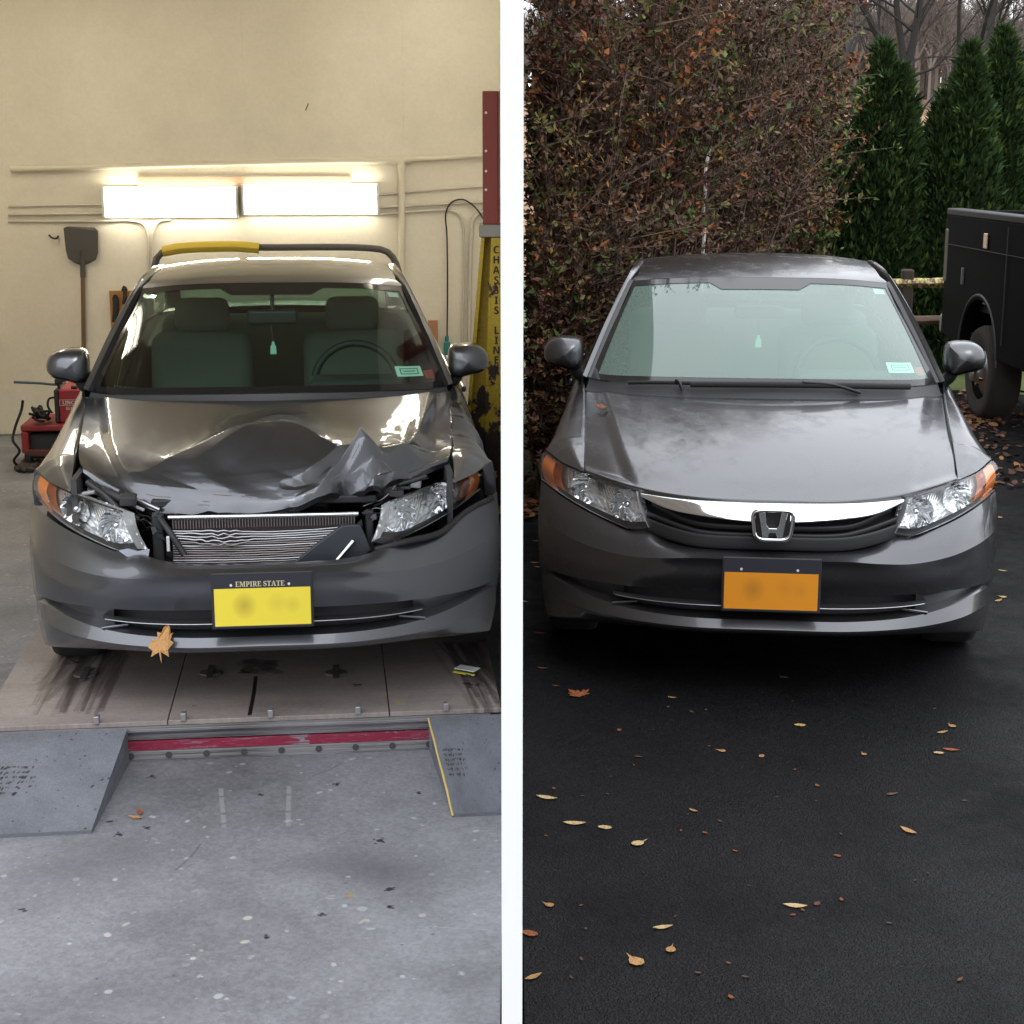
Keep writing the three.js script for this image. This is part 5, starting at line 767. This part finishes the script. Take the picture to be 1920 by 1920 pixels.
{ const z = -18, b = V(atDepth(1703, 500, z).x, -0.08, z), q = (px, py, dz = 0) => atDepth(px, py, z + dz).sub(b);
  bareTree('bare forked tree with dark bark standing between the cone conifers', b.x, z, 0, 0, 0, [[[V(0, 0, 0), q(1706, 420), q(1702, 300), q(1697, 200), q(1697, 130)], 0.105, 0.08, 0], [[q(1698, 160), q(1672, 105), q(1650, 75), q(1628, 30), q(1600, -40)], 0.05, 0.03, 2], [[q(1697, 135), q(1690, 80), q(1682, 20), q(1680, -60)], 0.045, 0.03, 2], [[q(1697, 135), q(1712, 80), q(1722, 20), q(1735, -60)], 0.05, 0.03, 2],
    [[q(1702, 210), q(1712, 145), q(1750, 128), q(1768, 110), q(1784, 88)], 0.02, 0.01, 1], [[q(1704, 250), q(1730, 205), q(1760, 170), q(1790, 140)], 0.015, 0.006, 1], [[q(1704, 300), q(1722, 210, 0.3), q(1735, 202, 0.3)], 0.018, 0.012, 0], [[q(1672, 105), q(1640, 60), q(1600, 48), q(1580, 46)], 0.022, 0.01, 1]]);
  bareTree('slender bare tree behind the tall cone conifer', atDepth(1850, 300, -22).x, -22, 7.5, 0.08, 3, null, 'bare trees on the slope');
  bareTree('bare tree on the field edge right of the forked tree', atDepth(1820, 300, -30).x, -30, 8.5, 0.09, 3, null, 'bare trees on the slope');
  bareTree('bare tree on the field edge behind the shrubs', atDepth(1560, 300, -26).x, -26, 8, 0.085, 3, null, 'bare trees on the slope');
}
// far-off bare wood on the ridge, one mass; distance haze is put into its pale colour
{ const proto = new Heap(); const br = (o, d, len, r, lev) => { const e = o.clone().addScaledVector(d, len); proto.limb(o, e, r, r * 0.55, [0.165, 0.14, 0.124], 3); if (lev) for (let k = 0; k < 5; k++) { const s = d.clone().add(dir().multiplyScalar(0.62)); s.y = Math.abs(s.y) * 0.8 + 0.25; br(o.clone().lerp(e, rr(0.35, 1)), s.normalize(), len * rr(0.4, 0.62), r * 0.5, lev - 1); } };
  br(V(0, 0, 0), V(0, 1, 0), 3.4, 0.1, 4);
  const g = proto.geo(), N = 1300, im = new THREE.InstancedMesh(g, barkMat, N), M = new THREE.Matrix4(), Q = new THREE.Quaternion();
  for (let k = 0; k < N; k++) { const z = -rr(62, 125), x = rr(0.02, 0.55) * -z + rr(-12, 12), s = rr(0.6, 1.0); Q.setFromAxisAngle(V(0, 1, 0), rnd() * 6.3); M.compose(V(x, hillY(x, z) - 0.2, z), Q, V(s, s, s)); im.setMatrixAt(k, M); { const f = rr(0.7, 1.2); im.setColorAt(k, lc(f, f * rr(0.95, 1.02), f * rr(0.92, 1))); } }
  im.name = 'far_wood'; im.userData = { label: 'bare wood covering the far ridge, its grey-brown paled for distance haze', category: 'wood', kind: 'stuff' }; scene.add(im);
}
// split-rail fence
{ const z = -13.4, q = (px, py) => atDepth(px, py, z), b = V(q(1702, 600).x, -0.06, z), f = thing('split_rail_fence', 'weathered split-rail fence with yellow lichen behind the repaired sedan', 'fence', b, 0);
  const rl = (a, c, r) => { const g = tube([q(...a).sub(b), mix(q(...a), q(...c), 0.5).sub(b).add(V(0, 0.01, 0)), q(...c).sub(b)], r, 14, 7), p = g.attributes.position; for (let i = 0; i < p.count; i++) { p.setY(i, p.getY(i) + 0.012 * noise.noise(p.getX(i) * 9, p.getY(i) * 30, p.getZ(i) * 30)); } g.computeVertexNormals(); return g; };
  const lich = canvasTex(256, 128, (x, w, h) => { x.fillStyle = '#6f5c48'; x.fillRect(0, 0, w, h); for (let k = 0; k < 220; k++) { x.fillStyle = pick(['#cfc27a', '#d8cf96', '#b8a65e', '#4d3d30']); x.globalAlpha = rr(0.4, 0.95); x.beginPath(); x.ellipse(rnd() * w, rnd() * h, rr(3, 16), rr(2, 9), rnd() * 3, 0, 7); x.fill(); } x.globalAlpha = 1; });
  part(f, 'rail', rl([1560, 539], [1778, 530], 0.042), new THREE.MeshStandardMaterial({ map: rep(lich, 3, 1), roughness: 0.9 })); part(f, 'rail', rl([1560, 610], [1772, 600], 0.04), std(lc(0.15, 0.1, 0.075), { roughness: 0.9 }));
  part(f, 'rail', rl([1778, 533], [1990, 526], 0.04), std(lc(0.15, 0.1, 0.075), { roughness: 0.9 })); part(f, 'rail', rl([1772, 602], [1990, 596], 0.04), std(lc(0.13, 0.09, 0.07), { roughness: 0.9 }));
  const pm = std(lc(0.055, 0.04, 0.03), { roughness: 0.9 }); for (const px of [1560, 1700, 1990]) { const p = q(px, 560).sub(b), hgt = q(px, 505).y + 0.06; part(f, 'post', box(0.1, hgt, 0.09, p.x, hgt / 2, -0.02, 0.02), pm); }
  const rf = q(1768, 603).sub(b), g = new THREE.CylinderGeometry(0.028, 0.028, 0.012, 18); g.rotateX(Math.PI / 2); g.translate(rf.x, rf.y, 0.05); part(f, 'red_reflector', g, std(lc(0.5, 0.01, 0.03), { roughness: 0.25 }));
}
// black pickup, tail towards the conifers
{ const t = thing('pickup_truck', 'black pickup truck parked by the fence behind the repaired sedan', 'pickup truck', V(3.42, 0, -12.75), 0.8 * Math.PI / 180), blk = phy(lc(0.004, 0.004, 0.0045), { roughness: 0.7, specularIntensity: 0.18 });
  // local: x away from the driveway, z towards the viewer; side at x = 0
  const top = 1.45, wz = 0.95, R0 = 0.345, arch = 0.47; const sh = new THREE.Shape(); sh.moveTo(0, 0.55); sh.lineTo(0.02, top); sh.lineTo(2.05, top); sh.lineTo(2.05, 0.5); sh.lineTo(wz + arch + 0.02, 0.5); sh.absarc(wz, 0.42, arch, 0.17, Math.PI - 0.17, false); sh.lineTo(0, 0.55);
  const sd = new THREE.ExtrudeGeometry(sh, { depth: 0.06, bevelEnabled: true, bevelSize: 0.015, bevelThickness: 0.015, bevelSegments: 3, curveSegments: 24 }); sd.rotateY(-Math.PI / 2); sd.translate(0.07, 0, 0);
  part(t, 'bed_side', sd, blk); const sd2 = sd.clone(); sd2.translate(1.7, 0, 0); part(t, 'bed_side', sd2, blk);
  part(t, 'bed_rail', box(0.13, 0.055, 2.08, 0.055, top + 0.035, 1.03, 0.015), std(lc(0.03, 0.03, 0.032), { roughness: 0.6 })); part(t, 'bed_rail', box(0.13, 0.055, 2.08, 1.77, top + 0.035, 1.03, 0.015), std(lc(0.05, 0.05, 0.052), { roughness: 0.45 }));
  const lip = new THREE.TorusGeometry(arch, 0.014, 8, 40, Math.PI); lip.rotateY(-Math.PI / 2); lip.translate(0.0, 0.44, wz); part(t, 'wheel_arch_lip', lip, MAT.cowl);
  part(t, 'tailgate', box(1.6, 0.95, 0.06, 0.92, 1.02, 0.04, 0.02), blk); part(t, 'bed_floor', box(1.66, 0.06, 1.9, 0.92, 0.8, 1.05), MAT.trim); part(t, 'rear_bumper', box(1.8, 0.16, 0.14, 0.92, 0.6, -0.1, 0.03), MAT.steel);
  part(t, 'tail_lamp', box(0.05, 0.42, 0.1, 0.015, 1.15, 0.02, 0.02), std(lc(0.14, 0.12, 0.11), { roughness: 0.3 })); part(t, 'side_marker', box(0.02, 0.13, 0.035, -0.012, 1.02, 0.52, 0.008), std(lc(0.12, 0.12, 0.12), { roughness: 0.3 }));
  for (const [y0, z0, w0, h0] of [[1.02, 1.55, 0.006, 0.82], [1.24, 1.0, 1.9, 0.006]]) part(t, 'body_seam', box(0.004, h0, w0, -0.0165, y0, z0), MAT.cowl); part(t, 'fuel_door', box(0.012, 0.11, 0.09, -0.014, 1.31, wz + 0.1, 0.005), MAT.chromeSoft);
  part(t, 'cab', [box(1.78, 0.75, 1.75, 0.92, 0.9, 2.98, 0.06), box(1.6, 0.62, 1.3, 0.92, 1.56, 2.95, 0.14)], blk); part(t, 'hood', box(1.74, 0.6, 1.3, 0.92, 0.88, 4.5, 0.08), blk); part(t, 'cab_window', box(1.62, 0.36, 1.0, 0.92, 1.58, 2.95, 0.05), MAT.black); part(t, 'chassis', box(0.9, 0.16, 4.8, 0.92, 0.48, 2.5), MAT.hollow);
  part(t, 'front_bumper', box(1.8, 0.2, 0.14, 0.92, 0.58, 5.2, 0.04), MAT.chromeSoft);
  for (const [x, z] of [[0.13, wz], [1.7, wz], [0.13, 4.45], [1.7, 4.45]]) { const s = x < 1 ? -1 : 1, ty = lathe([[0.2, -0.1], [0.28, -0.12], [0.325, -0.11], [0.345, -0.07], [0.345, 0.07], [0.325, 0.11], [0.28, 0.12], [0.2, 0.1]], 44); ty.rotateZ(Math.PI / 2); ty.translate(x, R0, z); const w = part(t, 'wheel', ty, std(lc(0.075, 0.066, 0.058), { roughness: 0.9, bumpMap: rep(grainTex, 8), bumpScale: 0.01 }));
    const rim = [lathe([[0.205, -0.06], [0.19, -0.02], [0.15, 0.0], [0.1, 0.02], [0.07, 0.06], [0.065, 0.09], [0.0, 0.09]], 32)]; rim.forEach((g) => { g.rotateZ(s < 0 ? Math.PI / 2 : -Math.PI / 2); g.translate(x + s * 0.07, R0, z); }); const rm = part(w, 'rim', rim, MAT.alu); for (let k = 0; k < 6; k++) { const a = k / 6 * 6.283, g = new THREE.CylinderGeometry(0.012, 0.012, 0.03, 8); g.rotateZ(Math.PI / 2); g.translate(x + s * 0.11, R0 + Math.cos(a) * 0.085, z + Math.sin(a) * 0.085); part(rm, 'wheel_nut', g, MAT.chromeSoft); } }
}
// trees behind the viewer, which the repaired car's bumper mirrors
for (const [x, z, h, w] of [[2.6, 13, 10, 4.2], [5.2, 13.5, 12, 5], [8.4, 12.5, 11, 4.6], [12, 10.5, 11, 5]]) {
  const t = thing('broad_conifer', 'broad dark conifer across the drive, opposite the repaired sedan', 'conifer', V(x, -0.42, z), 0, 'broad conifers across the drive'), f = new Heap(), tr = new Heap(); tr.limb(V(0, 0, 0), V(0, h * 0.9, 0), 0.16, 0.03, [0.06, 0.045, 0.035], 8);
  for (let k = 0; k < 5200; k++) { const u = rnd(), y = 0.1 + u * h, a = rnd() * 6.283, r = w / 2 * Math.pow(1 - u, 0.7) * (rnd() < 0.7 ? rr(0.8, 1.05) : rr(0.2, 0.9)); f.leaf(V(Math.cos(a) * r, y, Math.sin(a) * r), V(Math.cos(a), rr(-0.4, 0.5), Math.sin(a)).normalize(), rr(0.25, 0.5), rr(0.15, 0.3), vary([0.03, 0.05, 0.02], 0.3)); }
  part(t, 'trunk', tr.geo(), barkMat); part(t, 'crown', f.geo(), leafMat).userData.kind = 'stuff';
}
// ---------------------------------------------------------------- fallen leaves
function leafGeo(kind) {
  const s = new THREE.Shape(); let pts;
  if (kind === 'maple') { const h = [[0.03, -0.24], [0.3, -0.36], [0.27, -0.2], [0.56, -0.06], [0.4, 0.02], [0.42, 0.14], [0.22, 0.08], [0.26, 0.3], [0.14, 0.28], [0.1, 0.42]]; pts = [[0, -0.5], ...h, [0, 0.6], ...h.slice().reverse().map(([a, b]) => [-a * 0.94, b * 1.04])]; }
  else if (kind === 'oval') pts = [[0, -0.5], [0.2, -0.38], [0.3, -0.1], [0.26, 0.18], [0.12, 0.4], [0, 0.5], [-0.14, 0.38], [-0.27, 0.15], [-0.28, -0.12], [-0.18, -0.38]];
  else if (kind === 'drop') pts = [[0, 0.62], [0.05, 0.3], [0.24, 0.1], [0.32, -0.14], [0.2, -0.38], [0, -0.46], [-0.2, -0.36], [-0.3, -0.12], [-0.2, 0.12], [-0.05, 0.3]];
  else pts = [[0, -0.55], [0.14, -0.3], [0.2, 0], [0.12, 0.3], [0, 0.55], [-0.12, 0.28], [-0.19, 0], [-0.13, -0.3]];
  s.moveTo(...pts[0]); for (const p of pts.slice(1)) s.lineTo(...p); s.closePath();
  const g = new THREE.ExtrudeGeometry(s, { depth: 0.012, bevelEnabled: false }); g.rotateX(-Math.PI / 2);
  const P = g.attributes.position; for (let i = 0; i < P.count; i++) { const x = P.getX(i), z = P.getZ(i); P.setY(i, P.getY(i) + 0.35 * x * x + 0.14 * z * z + 0.05 * noise.noise(x * 3, 1, z * 3)); } g.computeVertexNormals(); g.computeBoundingBox(); g.translate(0, -g.boundingBox.min.y, 0); return g;
}
const curl = leafGeo('maple'); { const P = curl.attributes.position; for (let i = 0; i < P.count; i++) { const x = P.getX(i), z = P.getZ(i); P.setY(i, P.getY(i) + 0.5 * Math.max(0, Math.abs(x) - 0.12) * (x > 0 ? 1 : -0.6) - 0.6 * z * z + 0.06 * Math.sin(9 * z + 5 * x)); } curl.computeVertexNormals(); }
const LG = { curled: curl, maple: leafGeo('maple'), oval: leafGeo('oval'), drop: leafGeo('drop'), slim: leafGeo('slim') };
const LC = { pale: [0.62, 0.44, 0.22], tan: [0.5, 0.27, 0.1], rust: [0.32, 0.09, 0.03], brown: [0.17, 0.07, 0.03], yellow: [0.6, 0.42, 0.12] };
const LM = Object.fromEntries(Object.entries(LC).map(([k, c]) => [k, std(lc(...c), { roughness: 0.75, side: THREE.DoubleSide, bumpMap: rep(blotchTex, 2), bumpScale: 0.01 })]));
const leafLabel = { pale: 'pale cream fallen leaf lying on the black asphalt', tan: 'tan fallen leaf lying on the black asphalt', rust: 'rust red fallen leaf lying on the black asphalt', brown: 'small dark brown fallen leaf lying on the black asphalt', yellow: 'round yellow fallen leaf lying on the black asphalt' };
function layLeaf(px, py, len, turn, kind, col, y = 0, label, group) { const p = onLevel(px, py, y), m = new THREE.Mesh(LG[kind], LM[col]); m.name = numbered('fallen_leaf'); m.scale.setScalar(len); m.position.set(p.x, p.y + 0.003, p.z); m.rotation.y = turn; scene.add(m); return tag(m, label || leafLabel[col], 'leaf', group || col + ' leaves on the asphalt'); }
for (const a of [[1025, 1497, 0.062, 1.2, 'slim', 'pale'], [1077, 1545, 0.062, 1.5, 'slim', 'pale'], [1134, 1553, 0.042, 1.3, 'oval', 'pale'], [1198, 1582, 0.055, -0.9, 'drop', 'pale'], [1300, 1521, 0.032, 0.8, 'slim', 'tan'], [1500, 1361, 0.04, 1.4, 'oval', 'yellow'], [1352, 1409, 0.036, 1.0, 'drop', 'tan'], [1428, 1419, 0.03, -0.4, 'oval', 'tan'], [1619, 1415, 0.03, 0.2, 'drop', 'tan'], [1784, 1362, 0.04, 0.3, 'drop', 'tan'], [1767, 1374, 0.045, -1.1, 'slim', 'tan'], [1760, 1413, 0.034, 1.4, 'oval', 'pale'], [1783, 1407, 0.052, 1.3, 'slim', 'rust'],
  [1703, 1559, 0.058, 0.6, 'slim', 'tan'], [1532, 1474, 0.022, 0.2, 'oval', 'rust'], [1491, 1700, 0.058, 1.4, 'slim', 'pale'], [1532, 1696, 0.026, -0.6, 'oval', 'brown'], [1028, 1698, 0.036, 0.9, 'drop', 'tan'], [993, 1752, 0.046, 1.1, 'oval', 'rust'], [1243, 1740, 0.05, -1.3, 'slim', 'pale'], [1258, 1781, 0.042, -0.3, 'drop', 'tan'], [1190, 1803, 0.062, 0.5, 'drop', 'tan'], [1000, 1833, 0.048, -0.9, 'slim', 'tan'], [1570, 1606, 0.022, 1, 'oval', 'rust'],
  [1084, 1303, 0.09, 0.7, 'maple', 'rust'], [1260, 1309, 0.034, 1.2, 'slim', 'tan'], [1297, 1336, 0.026, 0.5, 'slim', 'brown'], [1161, 1370, 0.026, 0.1, 'oval', 'rust'], [1197, 1420, 0.026, 1.3, 'slim', 'brown'], [1042, 1287, 0.03, 1.3, 'slim', 'brown'], [1470, 1271, 0.035, 1.3, 'oval', 'brown'], [1012, 1188, 0.05, 1.3, 'slim', 'rust'], [1018, 1254, 0.04, 1.4, 'slim', 'brown'], [1003, 1056, 0.05, 1.4, 'slim', 'tan'], [1008, 1064, 0.035, 1.2, 'oval', 'tan'], [1005, 1015, 0.035, 1.4, 'oval', 'tan'], [984, 1129, 0.045, 0.6, 'slim', 'pale'], [993, 935, 0.05, -0.8, 'slim', 'tan'], [1010, 941, 0.03, 0, 'oval', 'tan'], [985, 966, 0.045, 0.7, 'oval', 'tan'],
  [1875, 971, 0.04, 0, 'oval', 'tan'], [1880, 1071, 0.04, 1, 'slim', 'pale'], [1872, 1127, 0.055, -0.8, 'slim', 'tan'], [1879, 1120, 0.045, 0.7, 'drop', 'pale'], [1350, 1541, 0.02, 0.5, 'slim', 'brown'], [1673, 1490, 0.04, -1.2, 'slim', 'brown'], [1370, 1871, 0.02, 0.4, 'oval', 'rust'], [1800, 1838, 0.025, -0.7, 'slim', 'brown']]) layLeaf(...a);
for (let k = 0; k < 40; k++) layLeaf(rr(1000, 1870), rr(1290, 1860), rr(0.008, 0.02), rr(0, 6), pick(['slim', 'oval']), pick(['brown', 'brown', 'rust']), 0, 'tiny dark leaf scrap lying on the black asphalt', 'leaf scraps on the asphalt');
// drift of leaves at the foot of the shrubs and under the pickup: past counting
{ const g = LG.oval, N = 5200, im = new THREE.InstancedMesh(g, std(0xffffff, { roughness: 0.8, side: THREE.DoubleSide }), N), M = new THREE.Matrix4(), Q = new THREE.Quaternion(); let k = 0;
  while (k < N) { let x, z, y = 0.004; if (k < 4000) { x = rr(0.04, 3.6); z = -8.3 - rr(0, 4.6) * rnd() - x * 0.9; } else { x = rr(2.3, 4.3); z = -9.2 - rr(0, 4); if (rnd() < 0.4) continue; } y = 0.002 + rnd() * 0.02; const s = rr(0.03, 0.075); Q.setFromEuler(new THREE.Euler(rr(-0.5, 0.5), rr(0, 6.3), rr(-0.5, 0.5))); M.compose(V(x, y, z), Q, V(s, s, s)); im.setMatrixAt(k, M); const c = vary(pick([[0.2, 0.07, 0.025], [0.13, 0.06, 0.03], [0.26, 0.13, 0.05], [0.08, 0.04, 0.025]]), 0.4); im.setColorAt(k, lc(...c)); k++; }
  im.name = 'leaf_litter'; im.userData = { label: 'brown drift of fallen leaves under the shrubs and pickup', category: 'leaf litter', kind: 'stuff' }; scene.add(im); }
// leaves on the cars and in the bay
function stickLeaf(p, len, euler, kind, col, label) { const m = new THREE.Mesh(LG[kind], LM[col]); m.name = numbered('fallen_leaf'); m.scale.setScalar(len); m.position.copy(p); m.rotation.copy(euler); scene.add(m); return tag(m, label, 'leaf'); }
stickLeaf(L.to(...(() => { const p = PL(302 - 490, 1200, 0.005); return [p.x, p.y, p.z]; })()), 0.13, new THREE.Euler(1.0, YAW - 0.25, 0.35), 'curled', 'tan', 'big tan maple leaf caught in the crashed sedan\'s lower intake');
stickLeaf(L.to(...(() => { const p = PL(127 - 490, 1090, -0.33); return [p.x, p.y, p.z + 0.012]; })()), 0.09, new THREE.Euler(1.5, YAW - 0.9, 0.1), 'slim', 'yellow', 'slim yellow leaf stuck on the crashed sedan\'s bumper corner');
stickLeaf(R.to(...(() => { const p = PR(-305, 772, -0.98); return [p.x, p.y + 0.012, p.z]; })()), 0.05, new THREE.Euler(0.25, 0.7, 0), 'oval', 'rust', 'small orange leaf lying on the repaired sedan\'s hood');
for (const [px, py, t, c] of [[262, 1524, 0.4, 'rust'], [254, 1534, 1.2, 'tan']]) layLeaf(px, py, 0.05, t, 'slim', c, FLOOR, (c === 'rust' ? 'rust red' : 'tan') + ' curled leaf on the garage floor between the ramps', 'leaves on the garage floor');
{ const p = onLevel(876, 1255, 0.01); single('paper_tag', (() => { const g = box(0.085, 0.003, 0.05, 0, 0.004, 0); g.rotateY(-0.5); g.translate(p.x, 0.01, p.z); return g; })(), std(lc(0.75, 0.78, 0.72), { roughness: 0.6 }), 'white and yellow paper tag lying on the steel rack', 'tag'); const q = onLevel(870, 1262, 0.01); single('tag_strip', (() => { const g = box(0.09, 0.003, 0.014, 0, 0, 0); g.rotateY(-0.5); g.translate(q.x, 0.009, q.z); return g; })(), std(lc(0.75, 0.65, 0.05), { roughness: 0.6 }), 'yellow strip lying against the paper tag on the rack', 'tag'); }

scene.traverse((o) => { if (o.isMesh) { o.castShadow = true; o.receiveShadow = true; } if (o.isLight) o.castShadow = true; });
renderer.render(scene, camera);
